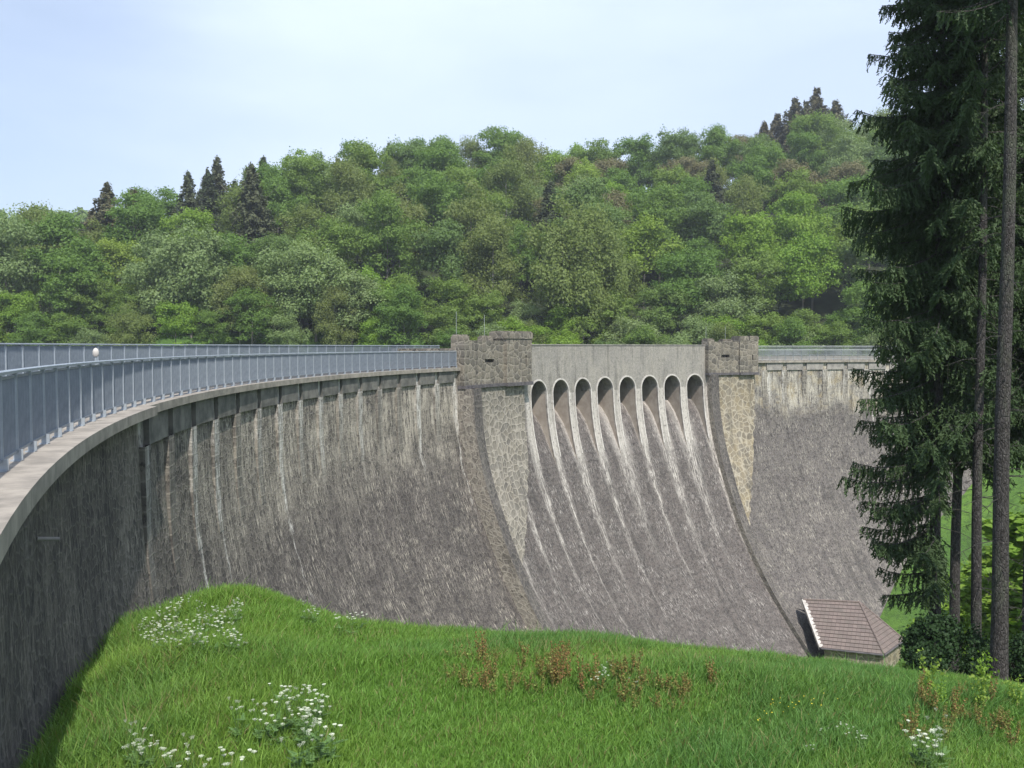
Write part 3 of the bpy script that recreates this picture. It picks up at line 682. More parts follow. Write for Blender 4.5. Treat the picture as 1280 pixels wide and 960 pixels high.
def trunk_mb(H, r0, seed, limbs=5, lean=.03):
    rs = random.Random(seed); m = MB(); lx, ly = rs.uniform(-lean, lean), rs.uniform(-lean, lean)
    pts = [(lx*z*math.sin(z*.3+1), ly*z, z) for z in np.linspace(-.6, H*.85, 9)]
    m.tube(pts, [r0*(1.25 if i == 0 else 1)*(1-.085*i) for i in range(9)], 7)
    for i in range(limbs):
        z = H*rs.uniform(.28, .7); a = rs.uniform(0, 6.28); L_ = H*rs.uniform(.14, .25); p = Vector((lx*z*math.sin(z*.3+1), ly*z, z)); q = p+Vector((math.cos(a)*L_*.5, math.sin(a)*L_*.5, L_*.35)); r_ = p+Vector((math.cos(a)*L_, math.sin(a)*L_, L_*.9))
        m.tube([p, q, r_], [r0*.42, r0*.28, r0*.1], 5, False)
    return m
def make_tree(name, crown, mat, H, r0, seed, bark, label, cat='tree', low=0):
    t = thing(name, label, cat)
    quadmesh('crown', crown, mat, t); trunk_mb(H, r0, seed).build('trunk', bark, t)
    return t
protos = {}
def park(t):  # prototypes start far below nothing: they are moved to their first spot when first used
    protos[t] = False; return t
def place(t, loc, rz, sc, label, group):
    if not protos[t]:
        protos[t] = True; t.location = loc; t.rotation_euler = (0, 0, rz); t.scale = (sc[0], sc[0], sc[1]); t['label'] = label; t['group'] = group
        return t
    return dup(t, loc, rz, (sc[0], sc[0], sc[1]), label, group)
kinds = {}
def K_(key, lst): kinds[key] = [park(x) for x in lst]
CARD = .50
K_('mid', [make_tree('broadleaf_tree', crown_leafy(100+i, 18+i*.9, 6.0, 12000, CARD*.72, 44, .06), M['leaf'][0], 15, .22, i, M['bark_g'], 'x') for i in range(4)])
K_('bright', [make_tree('broadleaf_tree', crown_leafy(120+i, 16+i*1.3, 5.9, 12000, CARD*.72, 40, .06), M['leaf'][1], 14, .2, 10+i, M['bark_g'], 'x') for i in range(3)])
K_('grey', [make_tree('willow_tree', crown_leafy(140+i, 15+i, 6.3, 13000, CARD*.66, 46, .03), M['leaf'][2], 12, .2, 20+i, M['bark_g'], 'x') for i in range(2)])
K_('olive', [make_tree('birch_tree', crown_leafy(160+i, 19, 5.6, 13000, CARD*.55, 40, .02, droop=.9, asp=1.2), M['leaf'][3], 17, .16, 30+i, M['birch'], 'x') for i in range(2)])
K_('bronze', [make_tree('copper_tree', crown_leafy(180+i, 17, 5.8, 12000, CARD*.7, 40, .06), M['leaf'][4], 15, .2, 40+i, M['bark_g'], 'x') for i in range(1)])
K_('spruce', [make_tree('spruce_tree', crown_conifer(200+i, 21, 6.0+.4*i, .42, 11000), M['needle_far'], 19, .2, 50+i, M['bark'], 'x') for i in range(2)])
K_('brown', [make_tree('pine_tree', crown_conifer(220+i, 21, 6.6, .42, 12000, rag=.35), M['needle_brown'], 19, .2, 60+i, M['bark'], 'x') for i in range(1)])
desc = {'mid': 'mid-green broadleaf tree', 'bright': 'bright yellow-green broadleaf tree', 'grey': 'silvery grey-green willow', 'olive': 'olive-green birch',
        'bronze': 'bronze-tinted broadleaf tree', 'spruce': 'dark pointed spruce', 'brown': 'brownish ragged conifer'}
def proj(x, y, z):
    c, s_ = math.cos(.04136), math.sin(.04136); dz = z-CAMZ; d = y*c-dz*s_; v = dz*c+y*s_
    return 640+x/d*1125, 480-v/d*1125
def zone(x, y, z, H):
    a, b = proj(x, y, z+H*.8)
    hx = 'at the far left' if a < 200 else 'above the left railing' if a < 540 else 'behind the left tower' if a < 680 else 'behind the arches' if a < 870 else 'behind the right tower' if a < 1000 else 'behind the foreground spruces'
    ty = 'on the skyline' if y > 240 else 'high on the hill' if y > 210 else 'half way uphill' if y > 180 else 'low on the hill' if y > 152 else 'at the hill foot'
    return ty+' '+hx
cnt = {}; hill = {}
def tree_at(kind, x, y, sc=1.0, sh=1.0, lab=None):
    z = gz1(x, y)-.3; k = kinds[kind]; t = k[cnt.get(kind, 0) % len(k)]; cnt[kind] = cnt.get(kind, 0)+1
    zn = zone(x, y, z, 14); lb = lab or (desc[kind]+' '+zn)
    o = place(t, (x, y, z), random.uniform(0, 6.28), (sc, sc*sh), lb, 'trees '+zn); hill.setdefault(lb, []).append(o); return o
def atpx(x, Y): return (x-640)/1125*Y
# trees that stand out in the photograph
special = [
 ('spruce', 262, 194, 1.01, 0.97), ('spruce', 275, 192, 1.05, 1.00), ('spruce', 312, 194, 0.92, 0.93), ('spruce', 332, 194, 0.92, 1.00), ('spruce', 368, 217, 0.92, 1.00),
 ('spruce', 456, 214, 0.92, 0.93), ('spruce', 488, 218, 0.92, 1.00), ('brown', 400, 214, 0.92, 0.97), ('brown', 424, 217, 0.92, 0.97),
 ('brown', 138, 172, 1.2, .82), ('brown', 170, 178, 1.1, .8), ('spruce', 75, 190, 1.15, .9), ('spruce', 60, 196, 1.1, .9), ('brown', 118, 176, 1.0, .78),
 ('brown', 603, 205, .6, .75), ('spruce', 683, 260, 1.23, 0.68), ('spruce', 672, 259, 1.12, 0.64), ('spruce', 795, 256, 0.90, 0.64), ('spruce', 775, 256, 0.90, 0.59),
 ('spruce', 936, 257, 0.8580000000000001, 0.64), ('brown', 968, 260, 1.4630000000000003, 0.75), ('brown', 990, 256, 1.54, 0.80), ('brown', 1016, 257, 1.617, 0.83), ('brown', 1040, 256, 1.54, 0.75),
 ('bronze', 720, 214, 1.0, .8), ('bronze', 755, 217, 1.0, .8), ('bronze', 845, 216, .95, .8), ('bronze', 870, 212, .9, .8), ('bronze', 325, 208, .8, .7),
 ('grey', 240, 146, 1.15, 1.02), ('grey', 200, 150, 1.05, 0.94), ('grey', 395, 144, 1.15, 0.90), ('grey', 360, 147, 1.0, 0.86), ('grey', 440, 143, .95, .85),
 ('grey', 10, 150, 1.2, 1.07), ('grey', 1000, 142, .8, .7), ('grey', 905, 150, .9, .95), ('grey', 790, 143, .8, .75),
 ('olive', 705, 146, 1.3, 1.05), ('olive', 740, 149, 1.2, 1.1), ('olive', 590, 160, 1.15, 1.0), ('olive', 615, 154, 1.1, .9), ('olive', 500, 165, 1.1, .9),
 ('bright', 665, 140, .8, .62), ('bright', 640, 142, .75, .6), ('bright', 600, 141, .6, .45), ('bright', 848, 247, 1.0, .95), ('bright', 895, 240, 1.0, .9), ('bright', 385, 205, 1.1, .95), ('bright', 610, 228, 1.1, .85),
 ('bright', 860, 141, .7, .55), ('bright', 760, 139, .55, .4), ('bright', 970, 142, .75, .6), ('mid', 560, 141, .8, .6), ('mid', 480, 142, .85, .65), ('olive', 300, 143, .85, .8), ('olive', 318, 145, .8, .75)]
special += [('spruce', 395, 214, 1.0, .9), ('brown', 350, 205, .95, .85), ('spruce', 296, 198, .95, .85), ('spruce', 440, 216, .9, .95), ('brown', 1003, 249, 1.3, .85), ('brown', 952, 245, 1.1, .8)]
taken = []
for (kd, xx, Y, sc, sh) in special:
    x = atpx(xx, Y); taken.append((x, Y)); tree_at(kd, x, Y, sc, sh)
for i in range(34):                                                # low shrubby growth along the shore
    x = -98+i*5.9+random.uniform(-1.5, 1.5); Y = 136.5+random.uniform(0, 3)+(2.5 if x > 45 else 0)
    tree_at(['mid', 'bright', 'grey', 'mid', 'olive'][i*7 % 5], x, Y, random.uniform(.5, .68), random.uniform(.7, .95))
for i in range(36):
    x = -102+i*5.7+random.uniform(-1.8, 1.8); Y = 143+random.uniform(0, 6)
    tree_at(['mid', 'mid', 'bright', 'mid', 'grey'][i*3 % 5], x, Y, random.uniform(.62, .8), random.uniform(.7, .85))
Y = 145.0; row = 0
while Y < 257:
    x = -.70*Y
    while x < .68*Y:
        xj, yj = x+random.uniform(-2.6, 2.6), Y+random.uniform(-2.8, 2.8)
        if all((xj-a)**2+(yj-b)**2 > 36 for a, b in taken) and gz1(xj, yj) > -2.7:
            pr_, _ = proj(xj, yj, 10); v = random.random()
            if pr_ > 1120 and random.random() < .35: x += 9.9; continue
            nz_ = math.sin(xj*.045+yj*.03)+math.sin(xj*.02-yj*.05+2)
            kd = 'mid' if v < .50 else 'bright' if v < .68+.06*nz_ else 'olive' if v < .84 else 'grey' if v < .91 else 'bronze' if v < .955 else 'spruce'
            if kd == 'bronze' and Y < 180: kd = 'mid'
            taken.append((xj, yj)); f = random.uniform(.85, 1.15)
            tree_at(kd, xj, yj, (min(f, 1.0)*.85 if Y > 235 else f*(.9 if Y < 150 else 1)), random.uniform(.8, 1.02)*(.9 if Y < 146 else 1))
        x += 9.9
    Y += 9.9; row += 1
ordn = ['leftmost', 'second from left', 'third from left', 'fourth from left', 'fifth from left', 'sixth from left', 'seventh from left', 'eighth from left', 'ninth from left', 'tenth from left', 'eleventh from left', 'twelfth from left', 'thirteenth from left', 'fourteenth from left']
def number(groups, far=True):
    for lb, os_ in groups.items():
        if 1 < len(os_) <= 14 or (far and len(os_) > 1):
            os_.sort(key=lambda o: proj(*o.location)[0])
            for i, o in enumerate(os_):
                if i < len(ordn): o['label'] = ordn[i]+' '+lb
                if i == len(os_)-1: o['label'] = 'rightmost '+lb
number(hill)
print('trees', len(taken))
# shrubs on the grassy bank right of the right tower
# far wooded ridge: one mass
base_c = [crown_leafy(300+i, 15, 6, 700, 1.3, 14, .1) for i in range(3)]
allq = []; rr_ = np.random.default_rng(3)
for i in range(260):
    x = rr_.uniform(-330, 10); y = rr_.uniform(335, 430); c = base_c[i % 3]; a = rr_.uniform(0, 6.28); sc = rr_.uniform(.8, 1.2)
    q = c.copy(); q[..., 0], q[..., 1] = (c[..., 0]*math.cos(a)-c[..., 1]*math.sin(a))*sc+x, (c[..., 0]*math.sin(a)+c[..., 1]*math.cos(a))*sc+y
    q[..., 2] = c[..., 2]*sc*.95+gz1(x, y); allq.append(q)
o = quadmesh('far_forest', np.concatenate(allq), M['leaf'][0]); tag(o, 'distant hazy wooded ridge at the far left', 'forest', kind='stuff')

# ------------------------------------------------------------------ foreground spruces
def spruce_fg(seed, zb, zt, Rf, azf, dens=1.0, z_off=0.0):
    """needle sprays on drooping boughs; zb..zt above the base; azf(z, az)->length factor"""
    rs = np.random.default_rng(seed); P0, N0, U0, Sz = [], [], [], []; bm = MB()
    z = zb
    while z < zt:
        nb = rs.integers(4, 7)
        for b in range(nb):
            an = rs.uniform(0, 2*math.pi); L_ = Rf(z)*azf(z, an)*rs.uniform(.6, 1.12)
            if L_ < .35: continue
            zb_ = z+rs.uniform(-.2, .2); dr = rs.uniform(.28, .5); tipup = rs.uniform(.10, .28)
            n = 9; tt = np.linspace(0, 1, n); hx = math.cos(an); hy = math.sin(an)
            cz = zb_-dr*L_*tt+tipup*L_*tt**3*1.2; bx_ = hx*L_*tt; by_ = hy*L_*tt
            bm.tube([(bx_[i], by_[i], cz[i]) for i in range(0, n, 2)], [.028*(1-.8*i/n) for i in range(0, n, 2)], 4, False)
            m_ = max(10, int(L_*24*dens))
            for q in range(m_):
                t_ = (q+rs.random())/m_*.92+.08
                x0_, y0_, z0_ = hx*L_*t_, hy*L_*t_, np.interp(t_, tt, cz)
                side = rs.choice([-1, 1]); ll = rs.uniform(.18, .42)*(1.15-.6*t_)*min(1.3, .55+L_*.3)*1.35
                sx, sy = -hy*side, hx*side; fw = rs.uniform(.1, .7); hang = rs.uniform(.4, 2.3)
                d = np.array([sx+hx*fw, sy+hy*fw, -hang]); d /= np.linalg.norm(d)
                k = max(4, int(ll/.019)); k = int(k*1.0); w_ = (np.arange(k)+rs.random(k))/k
                pp = np.array([x0_, y0_, z0_])+d*(w_*ll)[:, None]; pp[:, 2] -= .28*ll*w_**2
                pp += rs.normal(size=(k, 3))*.012
                nv = unit(np.cross(d, rs.normal(size=(k, 3)))); fall = unit(np.tile(d, (k, 1))*.8+rs.normal(size=(k, 3))*.5+np.array([0, 0, -.25]))
                P0.append(pp); N0.append(nv); U0.append(fall); Sz.append(rs.uniform(.045, .085, k))
        z += rs.uniform(.22, .37)
    P0, N0, U0, Sz = map(np.concatenate, (P0, N0, U0, Sz))
    a = U0-N0*(U0*N0).sum(1, keepdims=True); a = unit(a)*(Sz*1.35)[:, None]; b = unit(np.cross(N0, U0))*(Sz*.38)[:, None]
    V = np.stack([P0-a*.4-b*.4, P0-a*.4+b*.4, P0+a*.6+b*.5, P0+a*.6-b*.5], 1)
    return V, bm
def fg_tree(label, xpx, Y, zb, zt, Rf, azf, r0, Htot, seed, dens=1.0, twigs=0, group='spruce trunks on the right'):
    X = atpx(xpx, Y); z0 = gz1(X, Y)-.15
    t = thing('spruce_tree', label, 'spruce tree', (X, Y, z0), group)
    if zt > zb:
        V, bm = spruce_fg(seed, zb-z0, zt-z0, Rf, azf, dens); V = V+np.array([X, Y, z0])
        print('spruce', len(V)); quadmesh('crown', V, M['needle'], t)
        bm.v = [(a+X, b+Y, c+z0) for a, b, c in bm.v]; bm.build('bough', M['bark'], t)
    m = MB(); n = 16; rs = random.Random(seed); lx, ly = rs.uniform(-.006, .006), rs.uniform(-.006, .006)
    pts = [(X+lx*Htot*(i/n)+.02*math.sin(i), Y+ly*Htot*(i/n), z0+Htot*(i/n)**1.3) for i in range(n+1)]
    m.tube(pts, [r0*(1.3 if i == 0 else 1.06 if i == 1 else 1)*(1-.78*(i/n)**1.3) for i in range(n+1)], 14)
    m.build('trunk', M['bark'], t, True)
    for i in range(twigs):
        m = MB(); z = rs.uniform(1.5, Htot*.62); a = rs.uniform(0, 6.28); L_ = rs.uniform(.25, 1.3); p = Vector((X, Y, z0+z)); d = Vector((math.cos(a), math.sin(a), rs.uniform(-.35, .05)))
        pts = [p, p+d*L_*.5+Vector((0,0,.03)), p+d*L_+Vector((0,0,-.08*L_))]; m.tube(pts, [.013, .009, .004], 4, False)
        for k in range(3):
            f = rs.uniform(.35, .95); q = pts[1].lerp(pts[2], (f-.35)/.65*.9); e = Vector((rs.uniform(-1,1), rs.uniform(-1,1), rs.uniform(-.8,.2))).normalized()*L_*.35; m.tube([q, q+e], [.006, .003], 4, False)
        m.build('dead_twig', M['bark'], t)
    return t
def azA(z, an):
    # left-hand boughs hang far lower than the others
    c = math.cos(an); return 1.0
zg = 0
def RA(zr): 
    return 2.0
def mkR(z0, f):
    return f
# left edge of the crown in the photo, as reach to the left (m) by world height
zk = [-5.0, -4.3, -3.0, -1.6, -.6, .2, 1.4, 3.2, 5.0, 6.5, 8.2, 10.0, 13, 18]
def fgA():
    X, Y = atpx(1178, 22.2), 22.2; z0 = gz1(X, Y)-.15
    lk = [.9, 1.35, 1.75, 2.15, 2.1, 1.95, 2.05, 2.1, 2.25, 2.3, 2.15, 1.75, 1.5, .8]
    Rf = lambda z: float(np.interp(z+z0, zk, lk))
    def azf(z, an):
        zw = z+z0; c = math.cos(an)
        if zw < -.9 and c > -.35: return 0
        if zw < -.9: return 1.05*(.85+.3*random.random())
        return 1.0 if c < .2 else .85
    fg_tree('dark spruce with low drooping boughs, left edge of the dark tree clump', 1176, 22.2, -4.6, 14, Rf, azf, .15, 22, 1, 1.35, 12)
fgA()
def fgB():
    Rf = lambda z: 1.0*float(np.interp(z, [0, 5, 9, 16, 24], [1.8, 2.3, 2.4, 2.0, .8]))
    fg_tree('dark spruce behind, second bare lower trunk from the left in the clump', 1199, 24.4, -1.3, 15, Rf, lambda z, an: 1.0, .15, 24, 2, 1.4, 0)
fgB()
Rf = lambda z: float(np.interp(z, [0, 8, 12, 20, 26], [.0, .8, 1.4, 1.6, .6]))
fg_tree('tall spruce with slim dark trunk, third from the left in the clump', 1227, 21.0, 8.6, 16, Rf, lambda z, an: 1, .125, 26, 3, .6, 46)
fg_tree('nearest spruce with thick bare grey-brown trunk at the far right', 1256, 19.0, 8.8, 16, Rf, lambda z, an: 1, .175, 27, 4, .6, 40)
Rg = lambda z: float(np.interp(z, [0, 6, 9, 16, 24], [.9, 2.0, 2.3, 1.9, .8]))
fg_tree('sparse spruce partly outside the right edge of the photo', 1292, 24.0, -.5, 13, Rg, lambda z, an: 1, .15, 24, 6, .9, 10)

# ------------------------------------------------------------------ bush under the spruces
def bush(label, x, y, sx, sy, h, n, card, mat, name='bush', group=None, seed=1):
    rs = np.random.default_rng(seed); z0 = gz1(x, y); V = []
    t = thing(name, label, 'bush', (x, y, z0), group)
    c = crown_leafy(seed, h, 1.0, n, card, 16, 0.0); c[..., 0] *= sx; c[..., 1] *= sy; c = c+np.array([x, y, z0])
    quadmesh('leaves', c, mat, t)
    m = MB()
    for i in range(9):
        a = rs.uniform(0, 6.28); m.tube([(x, y, z0-.05), (x+math.cos(a)*sx*.3, y+math.sin(a)*sy*.3, z0+h*.4), (x+math.cos(a)*sx*.6, y+math.sin(a)*sy*.6, z0+h*.75)], [.015, .01, .004], 4, False)
    m.build('stems', M['bark'], t)
bush('low dark green bush at the foot of the spruces beside the tiled roof', atpx(1180, 19.8), 19.8, .95, .7, 1.5, 9000, .075, M['bush'], seed=31)
bush('dark undergrowth bush at the base of the nearest trunk', atpx(1245, 20.6), 20.6, .8, .7, 1.2, 7000, .075, M['bush'], seed=32)
bush('dark undergrowth bush at the right edge of the meadow', atpx(1290, 19.6), 19.6, .75, .6, 1.1, 6000, .075, M['bush'], seed=33)

for i, (xp, Y, sx, h) in enumerate([(1192, 34, 1.5, 7.0), (1212, 37, 1.8, 8.6), (1243, 34, 1.8, 8.8), (1272, 30, 2.0, 8.2), (1300, 29, 2.0, 9.2), (1236, 45, 2.6, 12.5), (1285, 44, 3.0, 14.0)]):
    bush('sunlit yellow-green shrub glimpsed between the spruce trunks, '+['first from left', 'second from left', 'third from left', 'fifth from left', 'nearest the right edge', 'fourth from left', 'tallest'][i], atpx(xp, Y), Y, sx, sx*.8, h, 11000, .15, M['leaf'][1], 'shrub', 'shrubs behind the spruce trunks', 40+i)
# valley trees and scrub seen between the trunks, on the right bank below the dam
for i, (x, y, s_) in enumerate([(40, 66, .45), (44, 72, .5), (47, 63, .5), (52, 70, .6), (37, 58, .38), (56, 80, .5), (41, 52, .4)]):
    z = gz1(x, y)-.2; k = kinds['bright' if i % 2 else 'mid']
    place(k[i % len(k)], (x, y, z), i*1.3, (s_*.8, s_*.62), 'small leafy tree on the bank below the dam, glimpsed between spruce trunks', 'small trees on the right valley bank')
for i, (x, y, s_) in enumerate([(78, 96, .8), (84, 104, .95), (74, 110, .9), (92, 100, 1.), (80, 118, 1.), (70, 124, .9), (98, 112, 1.)]):
    z = gz1(x, y)-.2; k = kinds['mid' if i % 2 else 'bright']
    place(k[i % len(k)], (x, y, z), i*1.7, (s_, s_*.9), 'leafy tree beyond the right end of the dam behind the spruces', 'trees beyond the right end of the dam')

# ------------------------------------------------------------------ meadow grass
def grass():
    rs = np.random.default_rng(8); n = 560000
    Y = np.sqrt(rs.uniform(6.5**2, 21.5**2, n)); X = (rs.uniform(-.66, .72, n))*Y
    keep = (np.hypot(X-CX, Y-CY) < R0-.30)
    X, Y = X[keep], Y[keep]; n = len(X)
    cl = (wig(X*1.3, Y*1.3)+wig(X*3.7+2, Y*3.1))*.25
    pt = wig(X*.55+4, Y*.6)*.5
    tall = np.clip(.22+.09*cl+.08*pt, .08, .5)
    lf = np.clip((-X-1)/5, 0, 1); tall = tall+.10*lf                    # longer towards the wall
    mow = np.exp(-((Y-12.0-.05*X)/1.1)**2)*np.clip((X+1)/2, 0, 1); tall *= 1-.35*mow
    h = tall*rs.uniform(.45, 1.15, n)*np.where(rs.random(n) < .012, 1.55, 1)
    z = gz(X, Y)-.02
    an = rs.uniform(0, 2*math.pi, n); ln = rs.uniform(.1, .75, n)*h; wv = .35
    lx = np.cos(an)*ln+.06*h; ly = np.sin(an)*ln; w = rs.uniform(.0025, .006, n)*(1+Y/22)
    b2 = rs.uniform(0, 2*math.pi, n); wx, wy = np.cos(b2)*w, np.sin(b2)*w
    p0 = np.stack([X, Y, z], 1); p1 = p0+np.stack([lx*.3, ly*.3, h*.55], 1); p2 = p0+np.stack([lx, ly, h*(1-.25*(ln/h)**2)], 1); wd = np.stack([wx, wy, 0*wx], 1)
    q1 = np.stack([p0-wd, p0+wd, p1+wd*.9, p1-wd*.9], 1); q2 = np.stack([p1-wd*.9, p1+wd*.9, p2+wd*.15, p2-wd*.15], 1)
    V = np.concatenate([q1, q2])
    g1 = np.array([.14,.265,.05]); g2 = np.array([.185,.30,.055]); g3 = np.array([.07,.185,.06]); dry = np.array([.24,.22,.10])
    k1 = np.clip(.45+.45*np.sin(X*.5+Y*.35+1)+.45*cl+.25*rs.normal(size=n)+.4*np.clip((-X-1)/4, 0, 1), 0, 1)[:, None]; k2 = np.clip(.35+.9*pt+.5*cl+.2*rs.normal(size=n), 0, 1)[:, None]
    col = g1*(1-k1)+g2*k1; col = col*(1-k2*.6)+g3*k2*.6
    dm = (rs.random(n) < .045+.10*np.clip(wig(X*2.2+1, Y*1.9)-.7, 0, 1)+.10*np.exp(-((Y-15.3)/.9)**2)*((X > -1.)&(X < 4)))[:, None]; col = np.where(dm, dry, col)*rs.uniform(.75, 1.2, n)[:, None]
    o = quadmesh('grass', V, M['grass'], col=np.concatenate([col, col])); tag(o, 'long green meadow grass on the slope in the foreground', 'grass', kind='stuff')
grass()

# ------------------------------------------------------------------ meadow plants
def onslope(xp, yp):
    """ground point seen at pixel (xp, yp) of the photograph"""
    c, s_ = math.cos(.04136), math.sin(.04136); d = Vector(((xp-640)/1125, c-(yp-480)/1125*s_*1.0, -(yp-480)/1125*c-s_)); 
    t_ = 6.0
    while t_ < 24 and CAMZ+d.z*t_ > gz1(d.x*t_, d.y*t_): t_ += .05
    return d.x*t_, d.y*t_
def parsley(seed):
    rs = random.Random(seed); t = thing('cow_parsley', 'x', 'wild flower'); st = MB(); H = rs.uniform(.50, .68)
    heads = []
    for b in range(rs.randint(4, 6)):
        a = rs.uniform(0, 6.28); r_ = rs.uniform(.03, .17); h = H*rs.uniform(.8, 1.05); tip = Vector((math.cos(a)*r_, math.sin(a)*r_, h))
        st.tube([(0,0,0), (tip.x*.25, tip.y*.25, h*.5), tuple(tip)], [.004, .003, .002], 4, False); heads.append(tip)
    for l in range(8):
        a = rs.uniform(0, 6.28); h = rs.uniform(.08, .35); L_ = rs.uniform(.08, .16); d = Vector((math.cos(a), math.sin(a), .3)); q = Vector((0, 0, h)); n = Vector((-math.sin(a), math.cos(a), 0))*.025
        for k in range(4):
            c = q+d*L_*(k+1)/4; st.face([c-n*(1.6-k*.3), c+d*.03, c+n*(1.6-k*.3), c-d*.02])
    s_ = st.build('stem', M['stem'], t)
    for tip in heads:
        m = MB(); R_ = rs.uniform(.018, .034)
        for k in range(24):
            a = k*2.4; r_ = R_*math.sqrt((k+.5)/24)*rs.uniform(.85, 1.15); c = tip+Vector((math.cos(a)*r_, math.sin(a)*r_, .016-r_*r_*4)); e = rs.uniform(.003, .006)
            m.face([c+Vector((-e, 0, rs.uniform(-.003,.003))), c+Vector((0, -e, 0)), c+Vector((e, 0, rs.uniform(-.003,.003))), c+Vector((0, e, .004))])
            if k % 3 == 0: m.tube([tuple(tip-Vector((0,0,.02))), tuple(c)], .0012, 3, False)
        m.build('flower_head', M['umbel'], t)
    protos[t] = False
    return t
pp = [parsley(i) for i in range(5)]; ci = 0
patches = [((165, 300), (752, 802), 80, 'white cow parsley in the dense patch beside the dark wall, top left', .75, 0),
           ((295, 405), (868, 930), 20, 'white cow parsley scattered in the lower left meadow', .85, 0), ((165, 200), (935, 955), 6, 'white cow parsley low in the left foreground grass', .85, 1),
           ((205, 320), (956, 975), 7, 'white cow parsley at the bottom left edge of the photo', .85, 1), ((360, 430), (930, 950), 6, 'white cow parsley on the bottom edge left of centre', 1, 1),
           ((1140, 1190), (940, 962), 7, 'white cow parsley at the bottom right of the meadow', 1.05, 1), ((420, 460), (762, 775), 4, 'white cow parsley on the brow of the slope against the wall', .8, 0),
           ((370, 400), (752, 765), 4, 'white cow parsley at the crest of the mound', .8, 0), ((740, 800), (832, 850), 5, 'few white blossoms near the rusty stalks', .6, 1), ((1000, 1090), (890, 930), 6, 'tiny pale blossoms in the right meadow', .5, 1)]
for (xa, xb), (ya, yb), n, lab, sc, mode in patches:
    for i in range(n):
        xp, yp = random.uniform(xa, xb), random.uniform(ya, yb); X, Y = onslope(xp, yp+28)
        if math.hypot(X-CX, Y-CY) > R0-.9: continue
        if Y > 20: continue
        place(pp[ci % 5], (X, Y, gz1(X, Y)-.03), random.uniform(0, 6.28), (sc, sc*random.uniform(.8, 1.1)), lab, lab.replace('white cow parsley', 'cow parsley')+' group'); ci += 1
# rusty dock and sorrel stalks
def dock(seed, rust, Hh):
    rs = np.random.default_rng(seed); t = thing('dock_plant', 'x', 'wild plant'); m = MB(); P0 = []; C = []
    rc = np.array([.26,.135,.06]); gc = np.array([.21,.25,.07])
    for b in range(4):
        a = rs.uniform(0, 6.28); H = Hh*rs.uniform(.55, 1.1); lx, ly = math.cos(a)*rs.uniform(.04, .26), math.sin(a)*rs.uniform(.04, .26)
        m.tube([(lx*.2,ly*.2,0), (lx*.5, ly*.5, H*.5), (lx, ly, H)], [.005, .004, .002], 4, False)
        k = 42; tt = rs.uniform(.35, 1.02, k); sp_ = .022*(1.15-tt*.7)
        p = np.stack([lx*tt+rs.normal(size=k)*sp_, ly*tt+rs.normal(size=k)*sp_, H*tt+rs.normal(size=k)*.012], 1)
        mixf = np.clip(rust+rs.normal(size=k)*.3, 0, 1)[:, None]; c = (rc*mixf+gc*(1-mixf))*rs.uniform(.6, 1.3, k)[:, None]
        quadmesh('seed_head', cards(p, unit(rs.normal(size=(k, 3))), rs.uniform(.014, .030, k), 1.2, rs), M['dock'], t, col=c)
    m.build('stem', M['dstem'], t); protos[t] = False; return t
M['dstem'] = plain('dock_stem', (.16,.12,.05), (.12,.14,.05), 9, .8)
dk = [dock(1, .75, .5), dock(2, .4, .5), dock(3, .15, .45)]; di = 0
for (xa, xb), (ya, yb), n, lab, w in [((600, 700), (822, 872), 20, 'rust-brown dock stalks in the middle of the meadow', 1), ((690, 712), (832, 872), 8, 'reddest dock stalks, slightly taller, in the meadow centre', 0), ((700, 850), (838, 890), 22, 'low rusty sorrel stalks right of the tallest dock', 1),
                                 ((555, 625), (822, 868), 9, 'yellow-green dock stalks at the left end of the rusty patch', 2), ((830, 900), (850, 880), 7, 'thin reddish stalks right of the rusty patch', 1), ((1130, 1275), (872, 935), 20, 'brownish dock stalks at the right edge of the meadow', 1)]:
    for i in range(n):
        X, Y = onslope(random.uniform(xa, xb), random.uniform(ya, yb)+4); s_ = random.uniform(.7, 1.15)
        place(dk[(w+i*(i % 2)) % 3], (X, Y, gz1(X, Y)-.03), random.uniform(0, 6.28), (s_, s_), lab, lab); di += 1
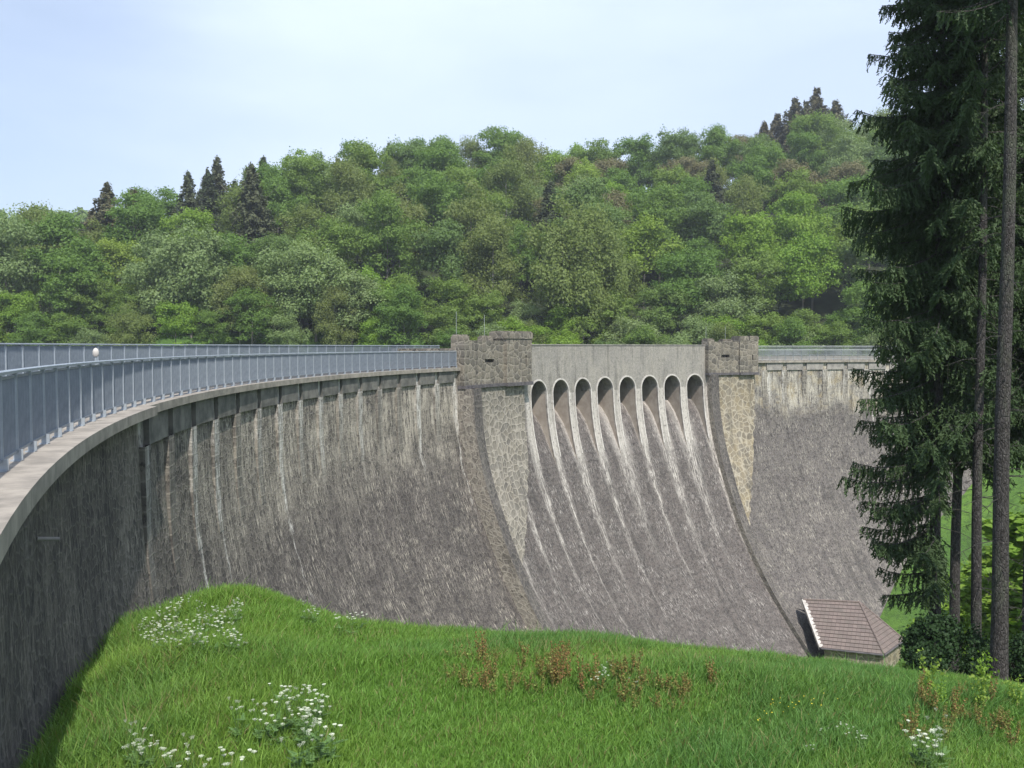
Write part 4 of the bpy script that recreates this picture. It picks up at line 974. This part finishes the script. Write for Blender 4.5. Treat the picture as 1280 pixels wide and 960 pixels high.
# saplings on the right
def sapling(seed):
    rs = np.random.default_rng(seed); t = thing('sapling', 'x', 'sapling'); m = MB(); P0 = []
    for b in range(4):
        a = rs.uniform(0, 6.28); L_ = rs.uniform(.5, .8); lx, ly = math.cos(a)*.12, math.sin(a)*.12; m.tube([(0,0,0), (lx*.5, ly*.5, L_*.5), (lx, ly, L_)], [.006, .004, .002], 4, False)
        k = 34; tt = rs.uniform(.25, 1.03, k); P0.append(np.stack([lx*tt+rs.normal(size=k)*.05, ly*tt+rs.normal(size=k)*.05, L_*tt], 1))
    P0 = np.concatenate(P0); n = len(P0); quadmesh('leaves', cards(P0, unit(rs.normal(size=(n, 3))+np.array([0, 0, .8])), rs.uniform(.03, .055, n), 1.5, rs), M['leaf'][1], t)
    m.build('stem', M['stem'], t); protos[t] = False; return t
sg = [sapling(1), sapling(2)]
for i, (xp, yp, s_, lab) in enumerate([(1160, 862, 1.0, 'young leafy sapling in front of the dark bush'), (1232, 866, 1.15, 'taller young sapling before the nearest trunk'), (1222, 884, .9, 'small sapling low in front of the taller one'), (1268, 880, .8, 'small sapling at the far right edge'), (1178, 880, .7, 'small sapling right of the one in front of the bush')]):
    X, Y = onslope(xp, yp+10); place(sg[i % 2], (X, Y, gz1(X, Y)-.02), i, (s_, s_), lab, 'young saplings below the spruces')
pg = {}
for o in COL.objects:
    if o.get('category') in ('wild flower', 'wild plant') and o.get('label') != 'x': pg.setdefault(o['label'], []).append(o)
number({k: v for k, v in pg.items() if len(k.split()) <= 13}, False)
# yellow flowers: loose patch
rs = np.random.default_rng(4); P0 = []
for i in range(26):
    X, Y = onslope(rs.normal(985, 30), rs.normal(903, 9)); P0.append((X, Y, gz1(X, Y)+rs.uniform(.16, .3)))
P0 = np.array(P0); o = quadmesh('yellow_flowers', cards(P0, unit(rs.normal(size=(26, 3))*.3+np.array([0, -.5, 1])), rs.uniform(.01, .022, 26), 1, rs), M['yellow']); tag(o, 'tiny yellow flowers in the grass right of centre', 'flowers', kind='stuff')
for t, u_ in list(protos.items()):
    if not u_:
        for c in list(t.children): bpy.data.objects.remove(c)
        bpy.data.objects.remove(t)

# ------------------------------------------------------------------ air
hm = bpy.data.materials.new('haze_air'); hm.use_nodes = True; hn_ = hm.node_tree.nodes
hn_.remove(hn_['Principled BSDF']); pv = hn_.new('ShaderNodeVolumePrincipled'); pv.inputs['Color'].default_value = (.82, .88, .96, 1); pv.inputs['Density'].default_value = .00038; pv.inputs['Anisotropy'].default_value = .2
hm.node_tree.links.new(pv.outputs[0], hn_['Material Output'].inputs['Volume'])
m = MB(); m.box(-950, 950, -350, 1560, -32, 92); o = m.build('haze', hm); tag(o, 'thin bluish summer haze in the air over the valley', 'haze', kind='stuff')
